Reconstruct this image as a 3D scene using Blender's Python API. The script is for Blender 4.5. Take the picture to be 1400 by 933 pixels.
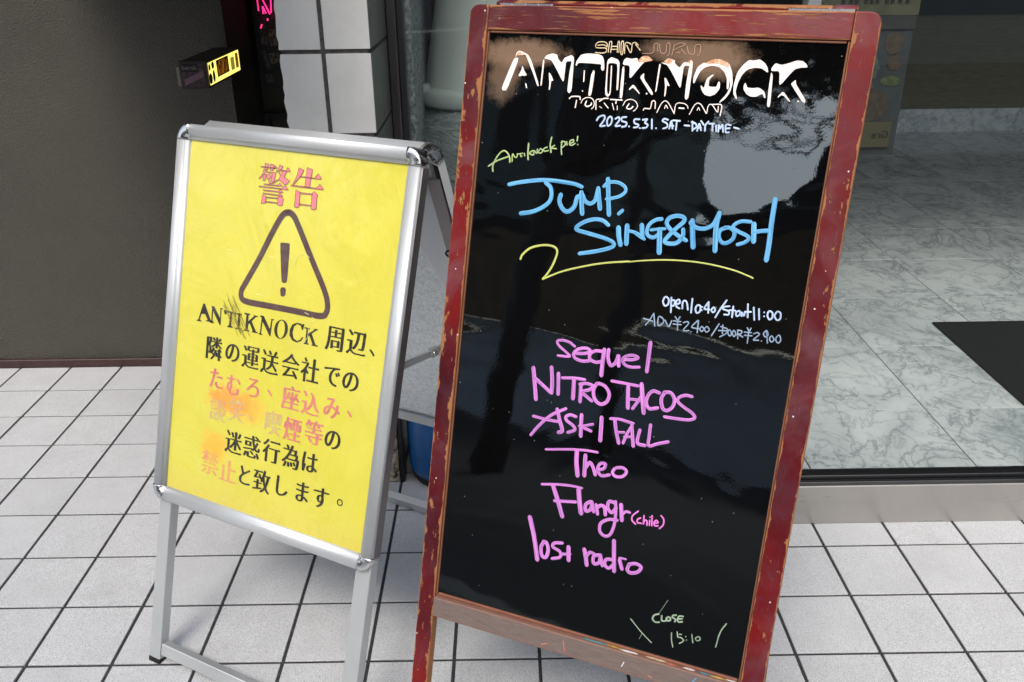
import bpy, bmesh, math, random
from mathutils import Vector, Matrix
from mathutils.geometry import tessellate_polygon
random.seed(7)
S = bpy.context.scene
R = math.radians
for o in list(bpy.data.objects): bpy.data.objects.remove(o, do_unlink=True)

# ---------------------------------------------------------------- camera
yaw, pitch, roll = .0054, .4277, -.0118
fwd = Vector((math.sin(yaw)*math.cos(pitch), math.cos(yaw)*math.cos(pitch), -math.sin(pitch)))
rt = Vector((math.cos(yaw), -math.sin(yaw), 0)); up = rt.cross(fwd)
rt2 = math.cos(roll)*rt + math.sin(roll)*up; up2 = -math.sin(roll)*rt + math.cos(roll)*up
cd = bpy.data.cameras.new('camera'); cam = bpy.data.objects.new('camera', cd); S.collection.objects.link(cam)
m = Matrix((rt2, up2, -fwd)).transposed().to_4x4(); m.translation = Vector((1.13546, -1.569, 1.53102)); cam.matrix_world = m
cd.sensor_width = 36; cd.lens = 36*1206.3/1400; cd.clip_start = .02; cd.clip_end = 400
S.camera = cam

# ---------------------------------------------------------------- sky, sun, exposure
SUN_EL, SUN_AZ = R(52), R(200)
w = bpy.data.worlds.new('World'); S.world = w; w.use_nodes = True
nt = w.node_tree; nt.nodes.clear()
sky = nt.nodes.new('ShaderNodeTexSky'); sky.sky_type = 'NISHITA'; sky.sun_disc = False
sky.sun_elevation = SUN_EL; sky.sun_rotation = SUN_AZ; sky.air_density = 1.0; sky.dust_density = 4.0; sky.ozone_density = 1.0
hs = nt.nodes.new('ShaderNodeHueSaturation'); hs.inputs['Saturation'].default_value = .7
bg = nt.nodes.new('ShaderNodeBackground'); bg.inputs['Strength'].default_value = .15
wo = nt.nodes.new('ShaderNodeOutputWorld')
nt.links.new(sky.outputs[0], hs.inputs['Color']); nt.links.new(hs.outputs[0], bg.inputs[0]); nt.links.new(bg.outputs[0], wo.inputs[0])
sd = bpy.data.lights.new('sun', 'SUN'); sd.energy = 1.0; sd.angle = R(20); sd.color = (1, .96, .9)
sun = bpy.data.objects.new('sun', sd); S.collection.objects.link(sun)
sdir = Vector((math.sin(SUN_AZ)*math.cos(SUN_EL), math.cos(SUN_AZ)*math.cos(SUN_EL), math.sin(SUN_EL)))
sun.rotation_euler = sdir.to_track_quat('Z', 'Y').to_euler(); sun.location = (0, -4, 8)
S.view_settings.view_transform = 'Standard'; S.view_settings.look = 'None'
S.view_settings.exposure = 0.80; S.view_settings.gamma = 1
S.cycles.max_bounces = 10; S.cycles.transparent_max_bounces = 12; S.cycles.use_denoising = True
S.cycles.caustics_reflective = False; S.cycles.caustics_refractive = False

# ---------------------------------------------------------------- object helpers
COL = S.collection
def link(name, me, mat=None, parent=None, loc=None):
    o = bpy.data.objects.new(name, me); COL.objects.link(o)
    if me is not None and mat is not None:
        for mm in (mat if isinstance(mat, (list, tuple)) else [mat]): me.materials.append(mm)
    if parent is not None:
        o.parent = parent
        o.location = -parent.location if loc is None else loc   # geometry is written in world metres
    elif loc is not None: o.location = loc
    return o
def empty(name, loc, label=None, cat=None, group=None, kind=None):
    o = bpy.data.objects.new(name, None); COL.objects.link(o); o.location = loc; o.empty_display_size = .1
    tag(o, label, cat, group, kind); return o
def tag(o, label=None, cat=None, group=None, kind=None):
    if label: o['label'] = label
    if cat: o['category'] = cat
    if group: o['group'] = group
    if kind: o['kind'] = kind
    return o
def mesh(vs, fs, smooth=False, uvs=None, mi=None):
    me = bpy.data.meshes.new('m'); me.from_pydata([tuple(v) for v in vs], [], fs)
    if uvs is not None:
        l = me.uv_layers.new(name='UVMap'); k = 0
        for f in fs:
            for vi in f: l.data[k].uv = uvs[vi]; k += 1
    if smooth: me.polygons.foreach_set('use_smooth', [True]*len(fs))
    if mi: me.polygons.foreach_set('material_index', mi)
    me.update(); return me
def box_bm(bm, a, b, T=None, bev=0, seg=1):
    x0, y0, z0 = a; x1, y1, z1 = b
    P = [(x0,y0,z0),(x1,y0,z0),(x1,y1,z0),(x0,y1,z0),(x0,y0,z1),(x1,y0,z1),(x1,y1,z1),(x0,y1,z1)]
    v = [bm.verts.new(p) for p in P]
    f = [bm.faces.new([v[i] for i in q]) for q in ((3,2,1,0),(4,5,6,7),(0,1,5,4),(1,2,6,5),(2,3,7,6),(3,0,4,7))]
    if bev:
        es = list({e for g in f for e in g.edges})
        r = bmesh.ops.bevel(bm, geom=es, offset=bev, segments=seg, affect='EDGES', profile=.5)
def bm_mesh(bm, smooth=False, T=None, uvf=None):
    bmesh.ops.recalc_face_normals(bm, faces=bm.faces)
    if uvf:
        uv = bm.loops.layers.uv.new('UVMap')
        for f in bm.faces:
            for l in f.loops: l[uv].uv = uvf(l.vert.co)
    if T:
        for v in bm.verts: v.co = T(*v.co)
        bmesh.ops.recalc_face_normals(bm, faces=bm.faces)
    me = bpy.data.meshes.new('m'); bm.to_mesh(me); bm.free()
    if smooth: me.polygons.foreach_set('use_smooth', [True]*len(me.polygons))
    return me
def box(name, a, b, mat, parent=None, bev=0, seg=1, T=None, uvf=None):
    bm = bmesh.new(); box_bm(bm, a, b, bev=bev, seg=seg)
    return link(name, bm_mesh(bm, T=T, uvf=uvf), mat, parent)
def lathe(name, prof, c, mat, parent=None, n=40, fn=None):
    vs, fs = [], []
    for r, z in prof:
        for k in range(n):
            a = 2*math.pi*k/n; rr = r*(fn(a, z) if fn else 1)
            vs.append((c[0]+rr*math.cos(a), c[1]+rr*math.sin(a), c[2]+z))
    for i in range(len(prof)-1):
        for k in range(n):
            k2 = (k+1) % n; fs.append((i*n+k, i*n+k2, (i+1)*n+k2, (i+1)*n+k))
    return link(name, mesh(vs, fs, True), mat, parent)
def tube(name, pts, r, mat, parent=None, n=10, closed=False):
    P = [Vector(p) for p in pts]; N = len(P); vs, fs = [], []
    for i, p in enumerate(P):
        t = (P[(i+1) % N]-P[i-1]) if closed else (P[min(i+1, N-1)]-P[max(i-1, 0)])
        t.normalize(); a = t.cross(Vector((.13, .21, .97))); a.normalize(); b = t.cross(a)
        for k in range(n):
            q = 2*math.pi*k/n; vs.append(p+a*math.cos(q)*r+b*math.sin(q)*r)
    for i in range(N if closed else N-1):
        for k in range(n):
            k2 = (k+1) % n; j = (i+1) % N; fs.append((i*n+k, i*n+k2, j*n+k2, j*n+k))
    if not closed: fs += [tuple(range(n))[::-1], tuple((N-1)*n+k for k in range(n))]
    return link(name, mesh(vs, fs, True), mat, parent)

# ---------------------------------------------------------------- materials
class M:
    def __init__(s, name, base=(.5,.5,.5), rough=.5, metal=0, spec=.5, **k):
        s.m = bpy.data.materials.new(name); s.m.use_nodes = True; s.t = s.m.node_tree; s.N = s.t.nodes; s.L = s.t.links
        s.b = s.N['Principled BSDF']; s.set('Base Color', (*base, 1)); s.set('Roughness', rough); s.set('Metallic', metal); s.set('Specular IOR Level', spec)
        for a, v in k.items(): s.set(a.replace('_', ' '), v)
    def set(s, i, v):
        if isinstance(v, bpy.types.NodeSocket): s.L.new(v, s.b.inputs[i])
        else: s.b.inputs[i].default_value = v
    def n(s, typ, ins=None, **p):
        x = s.N.new('ShaderNode'+typ)
        for a, v in p.items(): setattr(x, a, v)
        for a, v in (ins or {}).items():
            if isinstance(v, bpy.types.NodeSocket): s.L.new(v, x.inputs[a])
            else: x.inputs[a].default_value = v
        return x
    def co(s, kind='Object', scale=None, rnd=False):
        v = s.n('TexCoord').outputs[kind]
        if rnd:
            oi = s.n('ObjectInfo').outputs['Random']; mul = s.n('Math', {0: oi, 1: 37.}, operation='MULTIPLY').outputs[0]
            cb = s.n('CombineXYZ', {'X': mul, 'Y': mul, 'Z': mul}).outputs[0]
            v = s.n('VectorMath', {0: v, 1: cb}, operation='ADD').outputs[0]
        if scale:
            v = s.n('Mapping', {'Vector': v, 'Scale': scale}).outputs[0]
        return v
    def noise(s, sc, det=3, rough=.5, v=None, dist=0):
        return s.n('TexNoise', {'Vector': v if v else s.co(), 'Scale': sc, 'Detail': det, 'Roughness': rough, 'Distortion': dist}).outputs['Fac']
    def ramp(s, f, stops, interp='LINEAR'):
        x = s.n('ValToRGB', {'Fac': f}); r = x.color_ramp; r.interpolation = interp
        while len(r.elements) > 1: r.elements.remove(r.elements[-1])
        r.elements[0].position = stops[0][0]; c = stops[0][1]; r.elements[0].color = (*c, 1) if isinstance(c, tuple) else (c, c, c, 1)
        for p, c in stops[1:]:
            e = r.elements.new(p); e.color = (*c, 1) if isinstance(c, tuple) else (c, c, c, 1)
        return x.outputs[0]
    def mix(s, f, a, b, mode='MIX'):
        x = s.n('Mix', data_type='RGBA', blend_type=mode)
        for i, v in ((0, f), (6, a), (7, b)):
            if isinstance(v, bpy.types.NodeSocket): s.L.new(v, x.inputs[i])
            else: x.inputs[i].default_value = v if i == 0 else (*v, 1)
        return x.outputs[2]
    def math(s, op, a, b=0, c=0):
        return s.n('Math', {0: a, 1: b, 2: c}, operation=op).outputs[0]
    def fresnel(s, ior):   # the same reflectance from both sides of a thin sheet
        bf = s.n('NewGeometry').outputs['Backfacing']
        return s.n('Fresnel', {'IOR': s.math('ADD', ior, s.math('MULTIPLY', bf, 1/ior-ior))})
    def bump(s, h, strength=.3, dist=.001, nrm=None):
        i = {'Height': h, 'Strength': strength, 'Distance': dist}
        if nrm: i['Normal'] = nrm
        o = s.n('Bump', i).outputs[0]; s.set('Normal', o); return o
def lin(r, g, b):
    f = lambda c: (c/255/12.92) if c/255 <= .04045 else ((c/255+.055)/1.055)**2.4
    return (f(r), f(g), f(b))

ORANGE = [(0.1937,0.2676,.055,.028,lin(246,150,70),.75,.3),(0.2512,0.2612,.035,.030,lin(250,176,70),.6,.4),(0.1599,0.155,.034,.032,lin(248,180,60),.75,.35)]
TAN_REFLECTION = [(0.0618,0.9917,.070,.020,.9),(0.0365,0.958,.026,.045,.6),(0.3779,0.9942,.052,.026,.9),(0.3199,1.0072,.05,.018,.7)]
# speckled white floor tile
t = M('floor_tile_glaze', rough=.42)
n1 = t.noise(520, 3, .7, t.co(rnd=True)); n2 = t.noise(14, 5, .6, t.co(rnd=True)); n3 = t.noise(330, 2, .5, t.co(rnd=True))
c = t.ramp(n1, [(.33, lin(118,121,126)), (.43, lin(188,189,190)), (.52, lin(205,207,208)), (.66, lin(225,227,227))])
c = t.mix(t.ramp(n3, [(.33, .55), (.41, 0.)]), c, lin(128,131,138))
c = t.mix(t.ramp(n2, [(.35, .22), (.6, 0.)]), c, lin(172,171,170))
st_ = t.n('TexVoronoi', {'Vector': t.co(rnd=True), 'Scale': 9.}); stc = t.n('SeparateColor', {0: st_.outputs['Color']}).outputs[0]
c = t.mix(t.math('MULTIPLY', t.n('MapRange', {'Value': t.math('ADD', st_.outputs['Distance'], t.math('MULTIPLY', n1, .05)), 'From Min': .075, 'From Max': .055, 'To Min': 0., 'To Max': .75}).outputs[0], t.math('GREATER_THAN', stc, .93)), c, lin(84,82,80))
n6 = t.noise(5, 6, .65, t.co(rnd=True)); c = t.mix(t.ramp(n6, [(.52, 0.), (.72, .25)]), c, lin(158,159,158))
ri = t.n('ObjectInfo').outputs['Random']
c = t.mix(t.math('MULTIPLY', ri, .22), c, lin(176,178,182)); t.set('Base Color', c)
sm = t.noise(30, 4, .6, t.co(rnd=True)); t.set('Roughness', t.ramp(sm, [(.3, .32), (.7, .5)]))
t.bump(n1, .12, .0006); TILE = t.m
t = M('floor_grout', rough=.9); nn = t.noise(60, 5, .7); t.set('Base Color', t.ramp(nn, [(.3, lin(34,35,37)), (.7, lin(66,66,66))])); t.bump(nn, .5, .002); GROUT = t.m
t = M('wall_tile_white', rough=.25); n1 = t.noise(9, 6, .65, t.co(rnd=True)); n2 = t.noise(60, 8, .8, t.co(rnd=True, scale=(1, 1, .35)), 1.5)
c = t.mix(t.ramp(n1, [(.42, 0.), (.75, .35)]), lin(214,214,210), lin(182,180,170)); c = t.mix(t.ramp(n2, [(.60, 0.), (.70, .5)]), c, lin(150,142,128)); t.set('Base Color', c)
t.bump(t.noise(20, 2), .1, .002); WTILE = t.m
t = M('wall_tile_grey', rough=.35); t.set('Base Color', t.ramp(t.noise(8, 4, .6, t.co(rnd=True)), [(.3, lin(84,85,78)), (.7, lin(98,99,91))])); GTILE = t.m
t = M('wall_grout', rough=.95); nn = t.noise(90, 5, .7); t.set('Base Color', t.ramp(nn, [(.3, lin(58,54,52)), (.7, lin(100,96,93))])); t.bump(nn, .6, .002); WGROUT = t.m
t = M('dark_stucco', rough=.62, spec=.35); n1 = t.noise(170, 4, .55); n2 = t.noise(2.2, 5, .6)
c = t.mix(n2, lin(62,60,54), lin(84,81,73)); ng = t.noise(340, 3, .7); c = t.mix(t.ramp(ng, [(.36, .7), (.5, 0.)]), c, lin(38,36,32)); c = t.mix(t.ramp(ng, [(.54, 0.), (.68, .6)]), c, lin(124,121,112)); t.set('Base Color', c); t.bump(n1, 1., .008); STUCCO = t.m
t = M('dark_plaster', rough=.8); t.set('Base Color', t.ramp(t.noise(6, 4), [(.3, lin(60,58,52)), (.7, lin(76,73,66))])); t.bump(t.noise(120, 3), .4, .002); PLASTER = t.m
t = M('maroon_skirting', rough=.5); t.set('Base Color', t.ramp(t.noise(25, 5, .7, t.co(scale=(1, 1, 4))), [(.35, lin(40,26,26)), (.7, lin(74,44,42))])); SKIRT = t.m

def metal(name, base, rough, streak=(4, 400, 1), amt=.12, kind='UV', metv=1.):
    t = M(name, base, rough, 1.0); v = t.co(kind, streak); f = t.noise(6, 4, .6, v)
    c = t.mix(f, tuple(x*(1-amt) for x in base), tuple(min(1, x*(1+amt)) for x in base))
    d = t.noise(3.5, 5, .65, t.co()); c = t.mix(t.ramp(d, [(.5, 0.), (.8, .35)]), c, tuple(x*.6 for x in base)); t.set('Base Color', c)
    t.set('Roughness', t.math('ADD', t.math('MULTIPLY', f, .12), rough-.06)); t.set('Metallic', metv); t.bump(f, .10, .0006); return t.m
ALUM = metal('brushed_aluminium', (.60, .62, .625), .50, metv=.62)
ALEG = metal('satin_aluminium_tube', (.58, .60, .595), .50, metv=.6)
CHROME = M('worn_chrome', (.66, .65, .64), .10, 1.0); 
_f = CHROME.noise(40, 5, .7); CHROME.set('Roughness', CHROME.ramp(_f, [(.4, .07), (.75, .42)])); CHROME = CHROME.m
DARKAL = metal('side_aluminium', (.34, .31, .31), .40)
t = M('galvanised_sheet', (.6,.6,.6), .45, .75); vz = t.n('TexVoronoi', {'Vector': t.co(), 'Scale': 210.}, distance='MINKOWSKI'); n2 = t.noise(140, 4, .7, None, 1.)
c = t.mix(n2, t.ramp(t.n('SeparateColor', {0: vz.outputs['Color']}).outputs[0], [(0., lin(176,186,190)), (1., lin(252,254,255))]), lin(238,242,244)); t.set('Base Color', c)
t.set('Roughness', t.ramp(n2, [(.3, .34), (.7, .6)])); t.set('Metallic', .75); GALV = t.m
PATCH = M('smooth_grey', lin(226,228,232), .45, .6).m
BLKPL = M('black_plastic', lin(26,26,28), .35).m
RUBBER = M('black_rubber', lin(20,20,20), .7).m

# yellow poster: wrinkled print under a clear cover, two orange burns and faded lower edge (UV in metres)
t = M('yellow_poster', rough=.45); uv = t.co('UV'); n1 = t.noise(4, 4, .6, uv); c = t.mix(n1, lin(213,203,52), lin(228,220,100))
n2 = t.noise(34, 6, .72, uv)
def blob(t, uv, cx, cy, rx, ry, nz, soft=.35):
    mp = t.n('Mapping', {'Vector': uv, 'Location': (-cx/rx, -cy/ry, 0), 'Scale': (1/rx, 1/ry, 0)}).outputs[0]
    l = t.n('VectorMath', {0: mp}, operation='LENGTH').outputs['Value']
    l = t.math('ADD', l, t.math('MULTIPLY', t.math('SUBTRACT', nz, .5), 2.2))
    return t.n('MapRange', {'Value': l, 'From Min': 1+soft, 'From Max': 1-soft, 'To Min': 0., 'To Max': 1.}).outputs[0]
for cx, cy, rx, ry, col, k, sf in ORANGE:
    c = t.mix(t.math('MULTIPLY', blob(t, uv, cx, cy, rx, ry, n2, sf), k), c, col)
vv = t.n('SeparateXYZ', {0: uv}).outputs['Y']
edge = t.n('MapRange', {'Value': t.math('ADD', vv, t.math('MULTIPLY', n2, .05)), 'From Min': .125, 'From Max': .045, 'To Min': 0., 'To Max': .45}).outputs[0]
c = t.mix(edge, c, lin(222,198,88)); n3 = t.noise(70, 6, .75, uv); c = t.mix(t.math('MULTIPLY', edge, t.ramp(n3, [(.5, 0.), (.7, .8)])), c, lin(196,160,60))
t.set('Base Color', c); n4 = t.noise(5, 3, .5, t.co('UV', (1, .5, 1)), 1.2); n5 = t.noise(2.6, 5, .55, t.co('UV', (1, .35, 1)), 2.2); t.bump(t.math('ADD', n4, t.math('MULTIPLY', n5, 1.2)), .8, .016)
t.set('Coat Weight', .35); t.set('Coat Roughness', .08); POSTER = t.m
t = M('clear_cover'); t.N.remove(t.b); g = t.n('BsdfGlossy', {'Roughness': .06, 'Color': (1,1,1,1)}); tr = t.n('BsdfTransparent'); fr = t.fresnel(1.35)
t.L.new(t.n('Bump', {'Height': t.noise(6, 3, .5, t.co('UV'), 1.5), 'Strength': .6, 'Distance': .01}).outputs[0], g.inputs['Normal'])
mx = t.n('MixShader', {0: fr.outputs[0], 1: tr.outputs[0], 2: g.outputs[0]}); t.L.new(mx.outputs[0], t.N['Material Output'].inputs[0]); COVER = t.m

def ink(name, c, c2=None, sc=40, rough=.55, **k):
    t = M(name, lin(*c), rough, **k)
    if c2: t.set('Base Color', t.mix(t.ramp(t.noise(sc, 4, .7), [(.42, 0.), (.62, 1.)]), lin(*c), lin(*c2)))
    return t.m
INK_BLACK = ink('black_print', (38,36,30), (58,54,44)); INK_PINK = ink('faded_red_print', (206,112,112), (220,136,120), 20)
INK_HEAD = ink('pink_print', (222,128,136)); INK_LINE = ink('brown_outline', (112,62,58)); INK_TRI = ink('warning_brown', (84,62,60), (96,74,72), 60)
INK_FADE = ink('washed_print', (206,190,120), (214,164,120), 30); INK_FAINT = ink('faint_print', (226,172,96), (222,150,110), 30)
WHITEMARK = ink('scratch_white', (240,238,180)); SMEAR = ink('dark_smear', (112,100,36), (176,162,56), 300)

# red varnished wood with chips; UV x = across 0..1, y = metres along
def red_wood(name, thr, edge, sx_, sy_, tint=0., px=1.6, seed=0.):
    t = M(name, rough=.4, spec=.32); uv = t.co('UV'); sx = t.n('SeparateXYZ', {0: uv}); U_ = sx.outputs['X']; pos = t.co()
    n_l = t.noise(2.6, 3, .6, pos); n_m = t.noise(15, 6, .7, pos, .4)
    cr = t.ramp(n_l, [(.36, lin(60,11,21)), (.48, lin(86,10,17)), (.62, lin(116,14,15))])
    cr = t.mix(t.ramp(n_m, [(.46, 0.), (.74, .6)]), cr, lin(80,42,56))
    cl = t.noise(5, 4, .65, pos, 1.); cr = t.mix(t.ramp(cl, [(.56, 0.), (.72, .35)]), cr, lin(126,92,96))
    gh = t.n('TexNoise', {'Vector': t.n('Mapping', {'Vector': uv, 'Scale': (9., 26., 1.)}).outputs[0], 'Scale': 1., 'Detail': 7., 'Roughness': .75}).outputs['Fac']
    cr = t.mix(t.ramp(gh, [(.60, 0.), (.68, .4+tint)]), cr, lin(128,104,104))
    ed = t.math('MULTIPLY', t.math('ABSOLUTE', t.math('SUBTRACT', U_, .5)), 2.); ed2 = t.math('POWER', ed, 9.)
    nz = lambda sc, det, rg, loc: t.n('TexNoise', {'Vector': t.n('Mapping', {'Vector': uv, 'Scale': sc, 'Location': loc}).outputs[0], 'Scale': 1.0, 'Detail': det, 'Roughness': rg}).outputs['Fac']
    cn = nz((sx_, sy_, 1.), 8., .68, (seed, seed, 0)); cn2 = nz((.9, 5.5, 1.), 4., .6, (3+seed, 1, 0)); cn3 = nz((sx_*2.6, sy_*2.2, 1.), 4., .7, (9, seed, 0))
    chip = t.math('ADD', t.math('ADD', cn, t.math('MULTIPLY', ed2, edge)), t.math('MULTIPLY', t.math('SUBTRACT', cn2, .5), .45))
    chip = t.math('ADD', chip, t.math('MULTIPLY', t.math('SUBTRACT', cn3, .5), .22)); chipm = t.ramp(chip, [(thr, 0.), (thr+.010, 1.)])
    rim = t.ramp(chip, [(thr-.022, 0.), (thr-.004, .55)]); cr = t.mix(rim, cr, lin(86,34,34))
    wood = t.mix(t.noise(6, 5, .7, t.co('UV', (30, 8, 1))), lin(128,78,44), lin(176,122,78))
    c = t.mix(chipm, cr, wood)
    sp = t.n('TexVoronoi', {'Vector': t.co(), 'Scale': 85.}); spn = t.n('SeparateColor', {0: sp.outputs['Color']}).outputs[0]
    dot = t.math('MULTIPLY', t.math('LESS_THAN', sp.outputs['Distance'], .12), t.math('GREATER_THAN', spn, .90)); c = t.mix(dot, c, lin(214,206,196))
    t.set('Base Color', c); t.set('Roughness', t.mix(chipm, t.ramp(n_m, [(.3, .36), (.7, .6)]), (.7,.7,.7)))
    t.bump(t.math('ADD', t.math('MULTIPLY', chipm, -1.), t.math('MULTIPLY', t.noise(260, 3), .25)), .6, .0010); return t.m
REDWOOD = red_wood('chipped_red_varnish', .655, .22, 1.8, 24.)
RED_LEFT = red_wood('heavily_chipped_varnish', .590, .34, 1.9, 21., seed=4.)
RED_RIGHT = red_wood('flecked_red_varnish', .665, .42, 2.2, 26., seed=8.)
RED_TOP = red_wood('scratched_red_varnish', .575, .22, 11., 9., .4, seed=2.)
t = M('worn_ledge_wood', rough=.55); uv = t.co('UV'); n1 = t.noise(9, 6, .7, t.co('UV', (3, 3, 1))); n2 = t.noise(30, 6, .75, t.co('UV', (6, 2.4, 1)))
U_ = t.n('SeparateXYZ', {0: uv}).outputs['X']
c = t.mix(t.ramp(n1, [(.35, 0.), (.65, 1.)]), lin(98,80,77), lin(124,114,106)); c = t.mix(t.ramp(n2, [(.54, 0.), (.66, .85)]), c, lin(132,96,78))
ed = t.math('POWER', t.math('MULTIPLY', t.math('ABSOLUTE', t.math('SUBTRACT', U_, .5)), 2.), 6.)
c = t.mix(t.math('MULTIPLY', ed, .7), c, lin(136,92,74)); t.set('Base Color', c); t.bump(n2, .3, .001); LEDGE = t.m
ARRIS = M('bare_wood_edge', rough=.6); _c = ARRIS.mix(ARRIS.noise(30, 5, .7), lin(104,56,42), lin(150,100,74)); ARRIS.set('Base Color', _c); ARRIS = ARRIS.m

# glossy black marker board, slightly wavy, stray flecks, tan reflections painted into its colour
t = M('black_marker_board', lin(7,7,8), .018, 0, .5, IOR=1.95, Specular_Tint=(.84, .96, 1., 1)); uv = t.co('UV')
fl = t.n('TexVoronoi', {'Vector': uv, 'Scale': 130.}); fc = t.n('SeparateColor', {0: fl.outputs['Color']}).outputs[0]
dt = t.math('MULTIPLY', t.math('LESS_THAN', fl.outputs['Distance'], .10), t.math('GREATER_THAN', fc, .965))
c = t.mix(dt, lin(8,8,9), lin(150,150,146))
nz = t.noise(70, 6, .8, uv); nzl = t.noise(9, 3, .6, uv)
nzz = t.math('ADD', t.math('MULTIPLY', nz, .6), t.math('MULTIPLY', nzl, .4))
for cx, cy, rx, ry, k in TAN_REFLECTION:
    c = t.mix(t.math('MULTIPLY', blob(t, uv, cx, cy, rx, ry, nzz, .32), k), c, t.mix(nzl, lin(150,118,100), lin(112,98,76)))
t.set('Base Color', c)
wv = t.noise(3.2, 2, .45, t.co('UV', (1., 1.6, 1)), .8); wv2 = t.noise(11, 2, .5, t.co('UV', (1, .6, 1)), .4); wv3 = t.noise(260, 2, .5, uv)
h = t.math('ADD', t.math('MULTIPLY', wv, .24), t.math('MULTIPLY', wv2, .022)); h = t.math('ADD', h, t.math('MULTIPLY', wv3, .0012))
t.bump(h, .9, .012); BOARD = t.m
def marker(name, c1, c2):
    t = M(name, lin(*c1), .38); f = t.noise(150, 4, .7); g = t.noise(1.0, 5, .6, t.co('UV', (190, 14, 1)))
    t.set('Base Color', t.mix(t.ramp(g, [(.40, 0.), (.60, 1.)]), lin(*c1), tuple(x*.86 for x in lin(*c2)))); t.bump(g, .25, .0006); return t.m
MK_BLUE = marker('blue_marker', (116,190,232), (82,150,200)); MK_YEL = marker('yellow_marker', (214,222,112), (176,180,104)); MK_GRN = marker('green_marker', (186,206,120), (150,176,140))
MK_LBL = marker('pale_blue_marker', (206,224,250), (168,190,222)); MK_DIM = marker('dim_blue_marker', (160,182,208), (118,138,162)); MK_PINK = marker('pink_marker', (226,142,222), (174,116,186)); MK_HOT = marker('hot_pink_marker', (246,136,222), (224,120,206)); MK_GREY = marker('pale_green_marker', (170,192,160), (126,146,128))
LOGOW = ink('cream_print', (246,236,228), (238,222,212), 60); LOGOC = ink('cream_outline', (224,204,168), (206,180,130), 90); LOGOP = ink('pink_outline', (206,160,136)); LOGOB = ink('worn_tan_print', (196,132,84), (228,200,170), 220)

def glass(name, tint, ior=1.5, rough=.0, wav=.0):
    t = M(name); t.N.remove(t.b); g = t.n('BsdfGlossy', {'Roughness': rough, 'Color': (1,1,1,1)}); tr = t.n('BsdfTransparent', {'Color': (*tint, 1)}); fr = t.fresnel(ior)
    mx = t.n('MixShader', {0: fr.outputs[0], 1: tr.outputs[0], 2: g.outputs[0]}); t.L.new(mx.outputs[0], t.N['Material Output'].inputs[0]); return t.m
GLASS = glass('shop_glass', (.91, .94, .932), 1.5)
FRAME = metal('dark_bronze_frame', (.17,.15,.14), .35, kind='Object', streak=(200, 200, 2))
FRAMEB = metal('black_window_track', (.11,.11,.11), .35, kind='Object', streak=(2, 200, 200))
POST = metal('pale_mullion', (.62,.63,.62), .4, kind='Object', streak=(200, 200, 2))
t = M('stainless_plinth', (.50,.49,.48), .34, .55); f = t.noise(3, 5, .6, t.co(scale=(1, 1, 12))); n2 = t.noise(5, 5, .7)
t.set('Base Color', t.mix(n2, lin(150,147,142), lin(178,174,168))); t.set('Roughness', t.ramp(f, [(.3, .26), (.7, .4)])); PLINTH = t.m
t = M('white_marble', rough=.15); v = t.co(rnd=True, scale=(1, .8, 1)); n0 = t.noise(3.0, 6, .6, v, .8)
def veins(sc, det, dist, w, amp): 
    wn = t.n('TexNoise', {'Vector': v, 'Scale': sc, 'Detail': det, 'Roughness': .6, 'Distortion': dist}).outputs['Fac']
    return t.ramp(t.math('ABSOLUTE', t.math('SUBTRACT', wn, .5)), [(0., amp), (w*.4, amp*.55), (w, amp*.15), (w*3, 0.)])
c = t.mix(t.ramp(n0, [(.35, 0.), (.7, .75)]), lin(208,212,212), lin(164,172,174))
c = t.mix(veins(3.0, 6., .5, .016, .6), c, lin(98,108,112)); c = t.mix(veins(8., 8., .8, .030, .5), c, lin(124,134,138))
c = t.mix(t.math('MULTIPLY', t.ramp(n0, [(.55, 0.), (.62, .5)]), t.ramp(t.noise(22, 6, .75, v), [(.45, 0.), (.6, 1.)])), c, lin(112,120,124)); t.set('Base Color', c); MARBLE = t.m
JOINT = M('dark_joint', lin(52,54,52), .8).m
t = M('rubber_mat', lin(22,23,25), .85); wv = t.n('TexWave', {'Vector': t.co(scale=(1, 1, 1)), 'Scale': 55., 'Distortion': .6, 'Detail': 1.}, wave_type='BANDS', bands_direction='Y').outputs['Fac']; nn = t.noise(300, 3)
t.set('Base Color', t.ramp(t.math('MULTIPLY', wv, nn), [(.2, lin(6,7,8)), (.6, lin(36,38,42))])); t.bump(t.math('ADD', wv, nn), .8, .004); MATM = t.m
t = M('beige_interior_wall', rough=.85); t.set('Base Color', t.ramp(t.noise(30, 4, .6, t.co(scale=(.4, .4, 2.5))), [(.3, lin(100,97,80)), (.7, lin(118,114,96))])); IWALL = t.m
IDARK = M('dark_interior', lin(34,35,30), .7).m
t = M('rough_stone', rough=.85); v1 = t.n('TexVoronoi', {'Vector': t.co(scale=(1, 1, .6)), 'Scale': 60.}).outputs['Distance']; n1 = t.noise(70, 5, .7)
t.set('Base Color', t.ramp(n1, [(.35, lin(84,86,84)), (.65, lin(186,188,184))])); t.bump(t.math('ADD', v1, n1), 1., .008); STONE = t.m
URN = M('pale_planter', rough=.4); _c = URN.ramp(URN.noise(4, 4), [(.3, lin(158,166,161)), (.7, lin(172,180,174))]); URN.set('Base Color', _c); URN = URN.m
t = M('plastic_wrap', lin(150,160,158), .18, Coat_Weight=.6, Coat_Roughness=.08); n1 = t.noise(9, 6, .65, t.co(scale=(1, 1, 2.5)), 2.); t.set('Base Color', t.ramp(n1, [(.35, lin(112,124,122)), (.7, lin(168,178,174))])); t.bump(n1, 1., .03); WRAP = t.m
t = M('blue_cylinder_paint', rough=.38); n1 = t.noise(12, 6, .7); t.set('Base Color', t.mix(t.ramp(n1, [(.5, 0.), (.7, .75)]), lin(16,88,150), lin(24,56,84))); t.bump(t.noise(60, 3), .2, .001); BLUE = t.m
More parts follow.
